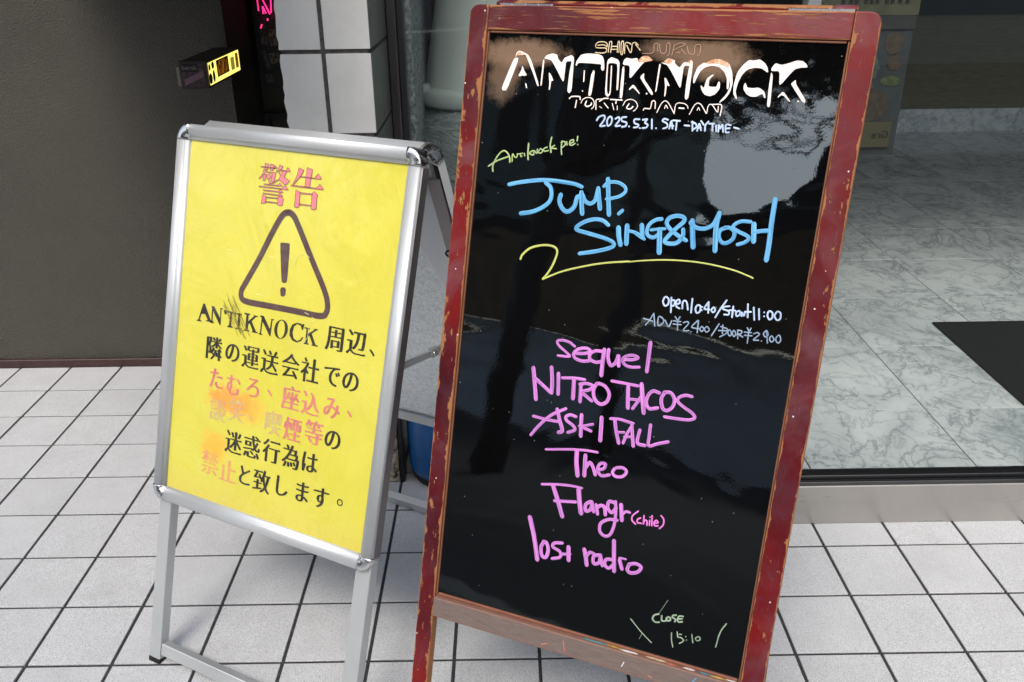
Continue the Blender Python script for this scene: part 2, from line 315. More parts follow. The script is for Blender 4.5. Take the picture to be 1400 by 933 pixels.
t = M('mottled_pebble', rough=.8); n1 = t.noise(26, 4, .5, None, .8); t.set('Base Color', t.ramp(n1, [(.40, lin(30,28,24)), (.46, lin(150,138,118)), (.6, lin(196,186,164))])); PEB = t.m

# ---------------------------------------------------------------- measured data: board planes (metres) and traced lettering (millimetres on each board)
ALU = dict(O=[0.33386, 0.10509, 0.39699], W=0.59932, H=0.82603, U=[0.88073, -0.47361, 0.00274], V=[0.15982, 0.21261, 0.96398], N=[-0.45755, -0.84934, 0.26318])
RED = dict(O=[0.9937, -0.24002, 0.3993], W=0.57, H=1.02462, U=[0.91494, -0.40359, -0.00065], V=[0.11444, 0.21793, 0.96923], N=[-0.39108, -0.88698, 0.24561])
JUMP_SING_MOSH = [
 (6.5,[(64.7,776.6),(87.2,782.7),(123.7,789.2),(153.2,789.7),(180.9,787.8),(194.1,784.2)]),
 (7.0,[(130.2,785.7),(139.8,778.5),(143.0,765.8),(140.0,754.2),(127.3,743.1),(110.5,734.9),(91.3,730.4)]),
 (7.3,[(159.3,768.2),(157.8,759.1),(161.5,749.8),(169.3,742.5),(177.8,743.3),(185.3,752.2),(187.9,766.1),(191.8,768.8)]),
 (7.5,[(194.4,775.5),(197.1,756.5),(200.1,740.8)]),
 (6.6,[(197.5,771.0),(202.9,761.9),(211.7,758.8),(219.3,765.1),(222.1,782.8)]),
 (7.4,[(222.3,784.4),(225.8,767.3),(229.4,751.8)]),
 (7.4,[(236.8,800.7),(240.8,773.5),(245.8,743.9)]),
 (5.5,[(231.4,788.4),(238.8,795.4),(253.5,796.7),(265.6,791.5),(268.3,783.9),(261.1,776.2),(248.6,771.1),(238.1,768.8)]),
 (5.8,[(261.6,747.1),(267.4,753.2)]),
 (6.5,[(246.8,727.2),(236.8,733.4),(223.2,734.3),(208.6,729.6),(197.5,722.7),(192.3,716.5),(197.0,712.9),(217.9,709.6),(243.8,705.2),(257.8,700.4),(259.4,694.2),(247.7,687.9),(228.2,681.6),(203.4,675.3)]),
 (8.1,[(264.2,725.1),(266.7,711.0),(271.1,697.9)]),
 (7.7,[(278.4,729.8),(279.3,715.6),(280.6,700.6)]),
 (5.1,[(283.1,721.6),(293.1,720.3),(301.7,716.5),(309.3,711.1)]),
 (5.7,[(293.5,719.8),(302.4,714.6),(307.2,712.5)]),
 (7.5,[(302.2,733.2),(305.5,714.1)]),
 (6.0,[(333.2,746.1),(324.5,744.3),(314.8,736.3),(311.8,725.4),(314.7,717.8),(323.1,715.7),(330.0,720.3)]),
 (4.6,[(317.9,726.9),(331.8,730.2),(340.6,731.2)]),
 (8.4,[(332.0,729.3),(336.1,692.8)]),
 (6.6,[(376.2,716.8),(361.1,723.8),(347.5,732.8),(341.9,740.9),(345.2,749.1),(356.9,753.8),(367.6,752.3),(368.6,745.5),(358.0,733.9),(345.9,718.6),(342.5,711.2),(350.9,708.7),(362.8,711.8),(370.1,723.1),(369.4,733.4)]),
 (8.2,[(381.8,748.6),(385.0,728.2),(388.9,707.8)]),
 (6.5,[(379.2,744.9),(390.5,738.3),(404.2,739.0),(415.1,747.0),(421.2,763.0)]),
 (7.7,[(421.8,764.7),(419.8,744.1),(423.4,705.8)]),
 (6.1,[(434.3,743.1),(426.6,738.0),(426.5,727.7),(432.7,719.8),(441.1,720.8),(448.4,728.5),(448.5,738.7),(441.0,743.8),(432.7,742.9)]),
 (5.6,[(470.8,756.3),(457.6,755.8),(448.4,750.6),(446.0,744.4),(453.3,740.1),(469.2,734.2),(471.6,729.4),(465.9,723.7),(456.4,719.5)]),
 (7.6,[(476.2,753.5),(479.5,726.9)]),
 (6.3,[(478.1,741.1),(487.6,743.8),(499.5,746.0)]),
 (7.5,[(501.5,793.6),(501.7,757.9),(502.9,724.6),(502.8,700.9)]),
]
SWASH = [
 (3.6,[(99.6,653.5),(103.0,662.0),(116.0,674.3),(138.0,681.7),(156.3,681.7),(164.4,673.4),(159.8,652.9),(151.9,635.9),(144.1,624.6)]),
 (3.0,[(144.1,624.6),(176.6,641.7),(216.4,656.0),(250.6,665.5),(288.8,672.6)]),
 (2.4,[(288.9,671.9),(315.6,677.4),(351.0,682.6),(386.1,684.8),(421.0,683.9),(455.7,679.6),(478.5,673.9),(487.3,671.1)]),
]
PIE = [
 (2.6,[(23.4,803.7),(38.7,814.1),(58.1,822.3)]),
 (2.6,[(32.5,795.8),(31.5,804.9),(36.8,818.9),(43.9,828.6),(50.4,831.5),(56.8,827.7),(61.0,820.7),(62.0,813.5)]),
 (2.2,[(66.0,815.1),(65.6,827.2),(70.2,822.7),(73.9,823.0),(74.2,828.4)]),
 (2.0,[(75.2,827.7),(83.8,829.8)]),
 (2.0,[(79.5,828.8),(81.3,824.2),(83.2,825.5)]),
 (2.0,[(86.6,830.0),(87.8,825.9)]),
 (2.8,[(92.7,846.7),(93.2,830.5),(95.0,820.4)]),
 (2.3,[(101.8,836.0),(95.8,830.7),(102.7,828.2)]),
 (2.3,[(103.9,828.9),(103.8,835.5),(108.9,831.7),(109.4,838.3)]),
 (2.2,[(112.7,838.0),(112.0,833.1),(116.6,832.9),(118.7,837.2),(114.5,839.9)]),
 (2.2,[(126.4,843.2),(120.9,840.4),(121.4,836.2),(129.0,837.8)]),
 (2.7,[(132.3,859.6),(131.1,847.7),(133.8,835.4)]),
 (2.2,[(138.9,847.1),(133.6,842.5),(142.8,841.7)]),
 (2.4,[(150.8,855.0),(150.8,844.4),(152.8,833.3)]),
 (2.2,[(149.8,852.6),(155.4,854.2),(157.2,849.6),(152.7,844.5)]),
 (2.2,[(159.1,854.4),(160.4,849.2)]),
 (2.2,[(164.5,851.9),(170.6,854.7),(170.1,858.2),(165.3,856.0),(164.7,850.7),(168.7,849.2),(174.0,852.6)]),
 (2.4,[(177.0,863.9),(176.9,856.9)]),
 (2.4,[(178.5,851.6),(178.6,851.1)]),
]
DATE = [
 (2.9,[(206.0,891.3),(209.0,896.7),(216.0,899.7),(219.2,896.5),(216.4,889.4),(212.6,883.1),(220.8,884.0)]),
 (2.8,[(227.2,898.7),(223.4,892.4),(225.4,884.0),(230.4,887.7),(231.2,895.5),(227.2,898.7)]),
 (2.8,[(236.7,895.8),(241.8,898.7),(243.3,893.7),(238.1,884.8),(246.2,885.7)]),
 (2.8,[(254.4,899.5),(247.3,898.2),(248.0,893.1),(255.5,891.0),(255.2,885.9),(249.2,883.8)]),
 (2.8,[(260.4,885.4),(260.6,885.2)]),
 (2.8,[(276.2,897.4),(268.2,896.6),(269.0,891.0),(275.5,888.9),(274.2,885.4),(268.6,884.2)]),
 (2.8,[(278.5,884.0),(278.7,883.9)]),
 (2.8,[(281.6,896.9),(288.5,898.2),(285.7,893.0),(290.6,889.9),(288.5,885.5),(282.4,884.3)]),
 (2.8,[(296.1,898.7),(298.0,884.5)]),
 (2.8,[(304.4,885.4),(304.6,885.4)]),
 (2.7,[(321.8,899.5),(315.5,900.7),(313.4,897.2),(320.9,893.5),(321.6,888.5),(315.8,885.7)]),
 (2.7,[(325.4,886.3),(327.2,898.1),(330.6,886.6)]),
 (2.7,[(325.7,890.5),(331.7,890.9)]),
 (2.7,[(329.7,899.1),(340.9,899.0)]),
 (2.7,[(335.8,898.7),(336.3,885.3)]),
 (2.7,[(348.7,892.8),(356.5,892.5)]),
 (2.7,[(360.1,899.4),(362.1,885.4)]),
 (2.7,[(359.0,898.5),(365.3,896.4),(367.7,891.6),(362.4,887.1)]),
 (2.7,[(369.4,885.9),(371.2,896.8),(375.2,887.1)]),
 (2.7,[(368.7,890.8),(374.7,890.7)]),
 (2.7,[(373.2,901.0),(378.2,895.6)]),
 (2.7,[(385.0,901.0),(380.8,894.9),(381.2,886.7)]),
 (2.7,[(386.3,897.7),(393.8,898.2)]),
 (2.7,[(391.3,898.1),(392.9,887.5)]),
 (2.6,[(397.0,896.0),(398.5,887.0)]),
 (2.6,[(401.9,886.4),(401.0,897.1),(404.0,891.5),(406.5,897.4),(409.2,886.9)]),
 (2.6,[(419.3,897.4),(412.3,897.8),(413.0,887.2),(418.1,886.7)]),
 (2.6,[(412.3,892.1),(418.0,892.9)]),
 (2.6,[(424.3,894.5),(432.0,892.9)]),
]
OPEN = [
 (2.9,[(356.0,623.2),(353.4,615.6),(357.1,608.9),(362.0,612.3),(361.8,620.4),(356.0,623.2)]),
 (2.8,[(365.8,623.6),(368.3,599.7)]),
 (2.8,[(366.1,619.2),(371.8,619.1),(371.9,611.9),(367.4,609.5)]),
 (2.8,[(374.4,613.2),(380.2,616.7),(378.6,621.8),(374.6,618.6),(375.7,610.7),(381.4,607.9)]),
 (2.8,[(385.8,608.5),(385.2,619.2),(389.3,621.5),(392.6,616.7),(394.7,608.0)]),
 (2.8,[(399.5,626.5),(400.6,603.9)]),
 (2.8,[(409.3,617.3),(406.6,611.5),(409.3,604.8),(414.1,608.2),(413.8,616.1),(409.3,617.3)]),
 (2.8,[(416.5,615.6),(416.5,615.5)]),
 (2.8,[(416.9,610.4),(417.0,610.2)]),
 (2.8,[(425.6,624.9),(420.3,613.5),(429.1,613.0)]),
 (2.8,[(425.7,624.0),(427.3,607.4)]),
 (2.8,[(434.5,617.3),(431.8,612.5),(434.8,609.4),(437.4,613.3),(434.5,617.3)]),
 (2.7,[(453.1,631.4),(445.8,617.2),(439.4,601.8)]),
 (2.7,[(458.7,622.6),(450.4,620.5),(449.3,616.8),(458.2,614.6),(459.0,609.4),(452.2,608.4)]),
 (2.7,[(464.5,623.4),(465.0,605.9)]),
 (2.7,[(459.6,616.6),(468.9,617.0)]),
 (2.7,[(474.7,617.9),(470.1,614.6),(471.9,608.7),(476.5,612.0),(475.7,617.1),(479.3,609.8)]),
 (2.7,[(479.2,615.9),(482.5,611.1),(483.4,616.5)]),
 (2.7,[(486.0,630.0),(488.7,609.4)]),
 (2.7,[(483.2,617.4),(492.4,618.4)]),
 (2.7,[(495.4,626.1),(499.2,606.6)]),
 (2.7,[(503.6,624.7),(506.4,608.6)]),
 (2.7,[(512.0,620.7),(512.1,620.5)]),
 (2.7,[(513.0,614.8),(513.0,614.6)]),
 (2.7,[(519.1,623.5),(517.6,617.2),(521.1,610.8),(525.2,614.0),(524.3,621.6),(519.1,623.5)]),
 (2.7,[(531.3,624.4),(528.5,617.9),(532.5,611.6),(537.0,614.0),(536.5,622.6),(531.3,624.4)]),
]
ADV = [
 (2.2,[(330.1,573.1),(335.4,581.2),(341.0,593.9)]),
 (2.2,[(341.0,593.9),(345.3,573.6)]),
 (2.2,[(325.1,583.3),(341.0,581.1)]),
 (2.2,[(349.8,589.7),(350.9,575.3),(358.3,581.0),(357.4,587.2),(349.8,589.7)]),
 (2.2,[(360.7,585.9),(368.0,576.1),(371.9,586.7)]),
 (2.1,[(376.3,593.7),(381.1,589.0),(384.2,594.8)]),
 (2.1,[(381.1,589.0),(382.9,572.4)]),
 (2.1,[(374.6,586.5),(386.2,587.0)]),
 (2.1,[(374.5,581.3),(387.8,582.2)]),
 (2.1,[(390.8,585.9),(396.6,588.6),(398.9,585.3),(392.5,573.9),(401.3,574.5)]),
 (2.1,[(404.5,573.2),(404.6,573.1)]),
 (2.1,[(412.8,592.8),(404.8,580.8),(417.3,580.1)]),
 (2.1,[(414.2,593.0),(414.8,573.4)]),
 (2.1,[(421.1,584.2),(418.2,580.2),(421.4,576.2),(424.3,580.2),(421.1,584.2)]),
 (2.1,[(428.8,585.4),(425.5,580.4),(429.2,576.5),(433.0,580.7),(428.8,585.4)]),
 (2.1,[(446.9,592.6),(437.8,571.9)]),
 (2.1,[(453.0,591.8),(454.2,577.7)]),
 (2.1,[(447.6,582.0),(461.2,583.3)]),
 (2.1,[(450.0,588.6),(460.8,585.9),(459.3,578.5),(450.8,572.2)]),
 (2.1,[(464.3,585.5),(462.4,580.8),(465.7,576.0),(468.2,579.9),(464.3,585.5)]),
 (2.1,[(471.1,585.7),(469.2,581.0),(472.2,576.1),(475.0,580.1),(471.1,585.7)]),
 (2.1,[(476.8,587.4),(478.9,573.6)]),
 (2.1,[(476.9,586.6),(482.9,586.6),(482.7,582.2),(478.7,580.7),(486.0,577.4)]),
 (2.0,[(490.4,593.0),(494.4,588.4),(496.3,593.1)]),
 (2.0,[(493.8,587.4),(494.4,569.0)]),
 (2.0,[(487.3,585.5),(498.1,586.3)]),
 (2.1,[(488.1,580.4),(499.7,581.3)]),
 (2.0,[(501.7,585.1),(507.2,587.7),(510.1,584.7),(502.8,575.6),(510.7,576.0)]),
 (2.0,[(514.9,575.8),(514.9,575.6)]),
 (2.0,[(519.7,593.2),(516.4,587.4),(519.6,582.7),(523.2,586.7),(520.6,592.4),(524.4,573.8)]),
 (2.0,[(529.1,585.9),(526.5,581.2),(529.8,576.4),(533.3,580.5),(529.1,585.9)]),
 (2.0,[(538.6,588.3),(535.6,581.7),(539.7,576.3),(543.2,580.3),(541.3,587.0),(538.6,588.3)]),
]
SEQUEL = [
 (4.4,[(214.5,518.3),(203.6,524.2),(189.9,525.3),(182.3,521.9),(186.6,514.9),(198.9,507.0),(207.6,500.7),(202.2,498.7),(186.3,497.9)]),
 (5.7,[(219.2,507.0),(234.6,509.6),(242.9,514.2),(235.7,518.5),(222.7,515.3),(214.7,507.4),(216.9,499.0),(229.6,495.6),(242.7,497.9)]),
 (5.6,[(263.5,517.6),(251.5,516.7),(243.4,510.0),(243.4,501.2),(253.9,497.6),(264.6,500.4)]),
 (7.3,[(266.3,521.3),(266.2,496.4),(266.9,476.9)]),
 (6.0,[(273.8,522.5),(274.5,508.6),(280.4,496.6),(288.4,502.3),(291.1,514.6)]),
 (6.4,[(292.2,514.8),(294.4,497.9)]),
 (5.1,[(299.3,509.5),(317.2,512.5),(325.2,517.1),(316.2,519.8),(303.9,515.7),(299.5,508.5),(305.9,501.0),(316.8,499.6),(329.4,501.8)]),
 (6.7,[(342.1,545.3),(342.5,522.1),(342.8,496.6)]),
]
NITRO = [
 (7.3,[(144.6,469.0),(149.9,442.9),(155.6,414.4)]),
 (6.4,[(146.4,453.5),(160.3,444.7),(180.4,431.5)]),
 (6.7,[(177.5,475.7),(181.4,453.0),(182.8,430.8)]),
 (6.7,[(191.2,467.0),(194.8,430.7)]),
 (5.4,[(198.8,460.5),(220.0,463.8),(239.1,464.3)]),
 (7.1,[(220.3,462.1),(222.2,427.9)]),
 (6.6,[(233.5,455.6),(235.7,424.9)]),
 (5.7,[(231.3,455.2),(243.2,458.4),(254.7,456.1),(249.0,448.4),(236.2,442.8),(246.1,435.7),(255.8,429.8)]),
 (6.1,[(260.7,461.6),(256.7,448.7),(260.8,434.0),(271.7,427.2),(282.0,433.6),(284.6,447.2),(276.5,458.9),(265.0,462.3),(260.8,460.5)]),
 (5.2,[(286.0,470.4),(309.9,470.4),(331.5,469.9)]),
 (6.8,[(314.9,465.8),(319.2,429.6)]),
 (5.6,[(327.2,430.1),(333.3,441.0),(339.1,453.0)]),
 (4.7,[(321.9,445.4),(341.1,446.8)]),
 (7.2,[(336.9,474.1),(341.5,451.2),(347.1,426.2)]),
 (5.9,[(368.3,464.8),(357.6,466.0),(350.3,457.2),(348.9,444.0),(355.4,435.4),(368.7,439.1)]),
 (5.9,[(376.5,466.3),(372.8,454.9),(376.9,440.6),(384.6,437.8),(392.9,445.8),(394.2,458.9),(386.7,468.1),(376.3,467.3)]),
 (5.3,[(421.7,468.2),(411.5,468.5),(401.8,463.5),(399.7,456.7),(410.1,449.1),(425.6,441.4),(430.8,433.9),(421.3,428.8),(400.8,426.9),(382.0,426.5)]),
]
ASK = [
 (5.6,[(153.7,348.6),(166.8,368.6),(187.4,392.0),(212.1,408.1)]),
 (5.5,[(154.4,383.4),(176.9,382.0),(202.5,382.5)]),
 (6.8,[(196.4,404.0),(203.3,384.9),(210.0,368.1),(203.6,363.4)]),
 (5.8,[(231.6,397.2),(221.2,398.6),(213.8,393.8),(215.7,387.4),(228.0,380.7),(232.3,373.7),(220.5,366.8)]),
 (6.7,[(241.2,402.5),(242.4,383.6),(244.1,364.8)]),
 (4.9,[(263.1,390.0),(245.9,383.2),(239.2,381.9)]),
 (5.4,[(241.5,382.3),(261.3,377.3)]),
 (7.0,[(276.8,404.9),(279.3,364.1)]),
 (6.1,[(299.8,406.1),(304.5,387.1),(311.7,366.3)]),
 (5.2,[(292.2,405.7),(307.3,407.6),(331.7,404.7)]),
 (4.4,[(306.0,384.1),(318.8,386.7)]),
 (5.2,[(319.1,367.9),(323.5,384.3),(329.8,398.8)]),
 (4.4,[(319.8,379.1),(334.7,382.1)]),
 (6.0,[(330.0,401.0),(333.6,381.9),(336.8,366.0)]),
 (5.6,[(344.7,396.3),(342.6,379.4),(344.7,372.0),(356.7,371.2)]),
 (5.5,[(361.2,408.3),(361.6,389.8),(362.9,372.5),(378.1,379.0),(394.1,385.6)]),
]
THEO = [
 (4.3,[(184.2,328.4),(229.6,337.7),(257.7,341.6),(277.3,342.4)]),
 (7.9,[(240.5,338.0),(242.2,316.9),(247.1,293.6)]),
 (7.3,[(256.8,332.9),(259.1,296.3)]),
 (6.2,[(258.9,309.1),(265.9,321.5),(273.1,313.7),(278.2,302.0)]),
 (5.6,[(281.3,311.2),(291.9,316.4),(293.5,325.2),(284.0,323.2),(281.3,311.2),(289.4,303.0),(302.8,307.4)]),
 (5.5,[(310.8,320.5),(307.7,312.8),(314.0,307.1),(326.0,309.8),(331.6,319.5),(324.1,324.8),(313.3,322.5)]),
]
FLANGR = [
 (4.7,[(184.4,263.5),(214.6,269.8),(237.6,272.7),(257.7,272.9)]),
 (8.1,[(204.7,266.6),(216.6,241.5),(228.7,213.5)]),
 (5.8,[(211.0,238.7),(249.6,245.5)]),
 (8.6,[(252.5,268.8),(256.5,248.0),(261.9,227.4)]),
 (6.2,[(276.0,252.6),(268.3,245.0),(269.8,233.7),(277.7,238.5),(278.9,251.8)]),
 (6.2,[(277.9,253.0),(283.8,235.6)]),
 (6.2,[(286.3,249.3),(291.2,233.1)]),
 (6.2,[(289.6,245.7),(296.1,250.1),(302.1,247.2),(305.1,235.0)]),
 (6.1,[(320.1,260.1),(308.9,260.3),(307.6,248.6),(315.5,241.8),(322.5,252.1)]),
 (5.6,[(319.7,262.9),(322.6,240.7),(322.5,220.4),(317.9,201.9),(308.7,196.6),(299.3,203.0),(298.9,217.5),(311.7,227.9),(326.8,230.2)]),
 (7.2,[(329.9,259.6),(334.9,232.1)]),
 (5.0,[(333.6,241.9),(339.6,249.1),(346.5,249.3)]),
]
CHILE = [
 (2.8,[(360.8,255.0),(352.5,245.0),(352.3,236.4),(359.1,230.9)]),
 (2.8,[(366.4,244.1),(361.5,240.1),(362.2,234.6),(369.0,234.8)]),
 (2.7,[(371.6,249.7),(372.4,234.2),(373.5,241.6),(377.7,241.2),(378.7,233.8)]),
 (2.7,[(382.0,243.7),(382.6,234.8)]),
 (2.7,[(382.0,249.4),(382.0,249.1)]),
 (2.7,[(385.0,252.9),(387.0,235.0)]),
 (2.7,[(390.6,240.1),(396.4,243.0),(393.2,246.4),(389.9,241.4),(391.9,236.2),(397.1,237.5)]),
 (2.7,[(399.9,256.5),(405.2,250.8),(405.5,241.0),(400.4,233.5)]),
]
LOST = [
 (8.4,[(169.0,197.5),(178.8,169.8),(186.2,144.5),(191.9,121.7)]),
 (6.5,[(201.1,158.9),(196.5,147.1),(199.8,131.4),(207.5,130.3),(210.3,144.7),(205.8,157.1),(199.7,158.5)]),
 (5.9,[(234.6,164.5),(220.3,160.8),(218.3,152.8),(232.3,147.4),(233.5,137.2),(219.4,130.5)]),
 (7.6,[(246.9,160.2),(249.9,135.6)]),
 (5.3,[(234.2,143.4),(251.4,147.9)]),
 (7.5,[(275.7,163.2),(280.5,148.1),(283.5,135.5)]),
 (5.8,[(280.3,149.6),(286.2,160.0),(294.9,159.3)]),
 (6.3,[(303.4,160.1),(294.0,154.7),(295.7,141.8),(305.2,145.8),(306.3,159.4)]),
 (5.7,[(305.6,160.7),(311.5,141.5)]),
 (6.3,[(326.5,157.3),(316.9,154.8),(315.2,145.5),(323.0,140.2),(331.7,149.9)]),
 (7.3,[(326.1,192.3),(329.8,164.1),(333.3,137.1)]),
 (6.8,[(340.3,159.5),(346.4,145.0)]),
 (4.0,[(339.7,163.8),(350.8,164.4)]),
 (6.2,[(357.6,155.4),(356.0,146.2),(362.2,142.0),(374.0,146.7),(379.0,156.8),(369.4,160.9),(357.4,156.8)]),
]
CLOSE = [
 (3.0,[(420.3,81.4),(412.9,76.8),(411.0,69.2),(416.0,65.1),(423.1,66.5)]),
 (3.0,[(425.6,79.8),(426.9,70.8),(433.3,71.9)]),
 (3.0,[(437.1,80.8),(434.0,76.8),(436.0,73.5),(440.7,75.6),(440.1,80.2),(436.4,80.6)]),
 (2.9,[(449.8,87.7),(444.4,85.3),(444.3,81.4),(450.2,80.0),(448.7,75.4)]),
 (2.9,[(461.2,88.7),(454.3,86.7),(454.2,77.3),(461.1,79.0)]),
 (2.9,[(454.2,82.0),(460.4,84.1)]),
 (2.1,[(373.9,58.2),(394.2,40.4),(414.8,25.6)]),
 (2.0,[(533.0,96.9),(525.3,78.5),(521.9,50.4)]),
 (2.1,[(446.3,53.8),(448.1,40.9),(452.0,28.7)]),
 (2.1,[(455.5,58.1),(457.3,50.1)]),
 (2.1,[(459.6,54.7),(463.0,55.7)]),
 (2.1,[(457.2,49.2),(464.7,49.2),(467.5,44.5),(461.9,38.6)]),
 (2.1,[(470.8,54.2),(470.9,54.0)]),
 (2.1,[(472.9,48.6),(472.9,48.4)]),
 (2.1,[(480.1,60.9),(483.9,46.5)]),
 (2.0,[(490.9,60.3),(487.2,56.1),(489.9,52.2),(494.5,55.2),(493.8,59.6),(490.2,59.8)]),
 (0.7,[(432.2,110.6),(421.3,84.8)]),
 (0.8,[(396.9,37.2),(393.2,26.0)]),
]
SHIN = [
 (1.6,[(208.4,1004.8),(208.6,1009.0),(204.5,1012.3),(195.5,1012.4),(190.6,1009.8),(189.6,1005.6)]),
 (1.6,[(190.6,1003.6),(196.7,1003.1),(205.6,1003.4),(208.9,1000.7),(206.5,996.5),(197.6,995.5),(190.3,996.2)]),
 (1.6,[(193.2,1007.1),(202.0,1008.1),(207.5,1006.2)]),
 (1.6,[(211.7,997.0),(212.0,1011.5),(215.6,1012.2),(215.7,997.1)]),
 (1.6,[(217.2,1006.2),(226.0,1006.5)]),
 (1.6,[(217.0,1001.7),(225.9,1002.0)]),
 (1.6,[(226.4,997.5),(226.0,1012.5),(228.5,1012.1),(229.0,997.3)]),
 (1.6,[(232.8,996.1),(231.4,1012.4),(234.7,1013.2),(235.5,996.2),(232.8,996.1)]),
 (1.6,[(238.4,996.3),(237.9,1011.3),(244.4,1012.1),(246.8,1010.2)]),
 (1.6,[(240.4,1008.6),(248.5,997.7),(249.1,1011.9)]),
 (1.5,[(249.5,1012.3),(254.5,1012.9),(259.3,1009.2)]),
 (1.5,[(254.8,1010.4),(263.2,1001.9)]),
]
JUKU = [
 (0.8,[(267.5,997.3),(283.8,999.3),(284.3,1011.4),(289.9,1012.2),(290.3,1003.5),(292.8,1001.6)]),
 (0.8,[(292.7,1012.3),(295.7,1001.0),(301.0,998.5),(304.2,1001.3),(304.1,1012.0),(308.8,1013.5),(309.5,998.8),(307.1,995.4)]),
 (0.8,[(316.0,1012.4),(314.1,996.3)]),
 (0.8,[(315.8,1004.4),(332.8,1012.9),(324.2,1014.6),(316.2,1011.1)]),
 (0.8,[(320.6,999.9),(324.6,1001.4),(326.3,999.4)]),
 (0.8,[(327.5,1006.1),(335.6,998.4)]),
 (0.8,[(335.9,1010.4),(339.2,1001.9),(343.2,998.7),(348.5,1000.2),(348.3,1011.4),(356.4,1012.4),(356.8,1000.5),(353.2,996.4)]),
]
TOKYO = [
 (2.1,[(155.4,922.9),(159.6,926.2),(172.0,926.6),(174.0,922.5)]),
 (2.1,[(168.0,920.7),(167.1,909.3)]),
 (1.5,[(176.2,916.9),(178.6,922.7),(185.8,926.2),(193.6,925.0),(198.1,919.6),(198.2,912.5),(194.9,908.8)]),
 (2.2,[(185.0,920.3),(183.5,914.5),(187.6,912.2),(193.3,915.1),(193.7,917.9)]),
 (1.8,[(200.8,922.5),(202.5,908.5)]),
 (1.6,[(202.1,924.0),(214.7,925.8)]),
 (2.0,[(207.1,921.5),(214.1,926.1),(220.8,926.4)]),
 (1.5,[(215.0,919.1),(222.7,911.8)]),
 (1.2,[(208.2,913.1),(212.2,911.2)]),
 (2.0,[(224.7,925.2),(244.1,925.2)]),
 (2.0,[(234.5,924.4),(234.4,919.5)]),
 (1.4,[(228.5,919.1),(232.4,909.6)]),
 (1.3,[(237.1,916.1),(237.9,909.9)]),
 (1.4,[(246.6,917.4),(250.1,924.5),(258.6,927.1),(266.4,924.0),(270.2,918.0),(268.0,912.3),(264.7,909.4)]),
 (2.1,[(255.9,920.0),(253.1,913.6),(259.1,912.5),(263.0,916.2)]),
 (1.7,[(280.5,911.7),(282.3,914.6),(291.0,915.1),(292.5,925.5),(297.5,925.8),(298.9,915.5)]),
 (1.5,[(302.6,909.5),(308.5,924.3),(316.7,926.8),(329.8,909.8)]),
 (1.4,[(313.9,916.4),(315.4,921.3),(318.9,916.7)]),
 (1.4,[(329.9,909.1),(331.3,924.2),(342.5,925.5),(348.5,922.5),(350.5,918.5)]),
 (2.2,[(336.4,918.4),(344.2,918.2)]),
 (1.5,[(353.9,909.9),(360.8,925.2),(369.1,925.7),(379.3,912.8)]),
 (1.2,[(364.8,916.6),(366.3,920.8),(368.9,916.9)]),
 (1.4,[(380.1,912.8),(381.2,924.3),(386.4,926.0),(396.2,915.8),(396.3,924.5)]),
 (1.8,[(387.7,926.7),(400.8,926.1),(401.1,910.7)]),
]
TRI = [
 (12.8,[(301.7,676.5),(315.9,672.1),(329.7,655.4),(367.8,599.1),(408.0,540.5),(420.1,514.6),(419.5,495.8),(405.4,486.5),(342.9,485.8),(270.2,484.7),(220.3,483.8),(203.8,488.2),(200.1,502.4),(209.7,521.8),(239.2,574.5),(265.5,628.6),(287.0,667.0),(301.7,676.5)]),
]
SCRATCH = [
 (1.0,[(331.4,578.4),(337.5,593.3),(351.9,602.4),(366.3,595.9)]),
 (1.1,[(154.2,582.4),(169.2,581.6)]),
 (1.1,[(241.1,503.5),(251.5,503.5)]),
 (1.1,[(368.4,487.0),(378.4,485.0)]),
 (1.0,[(386.8,480.7),(393.1,477.1),(381.1,463.9),(380.4,438.4),(361.5,415.6)]),
 (1.1,[(266.6,584.7),(277.0,583.1)]),
]
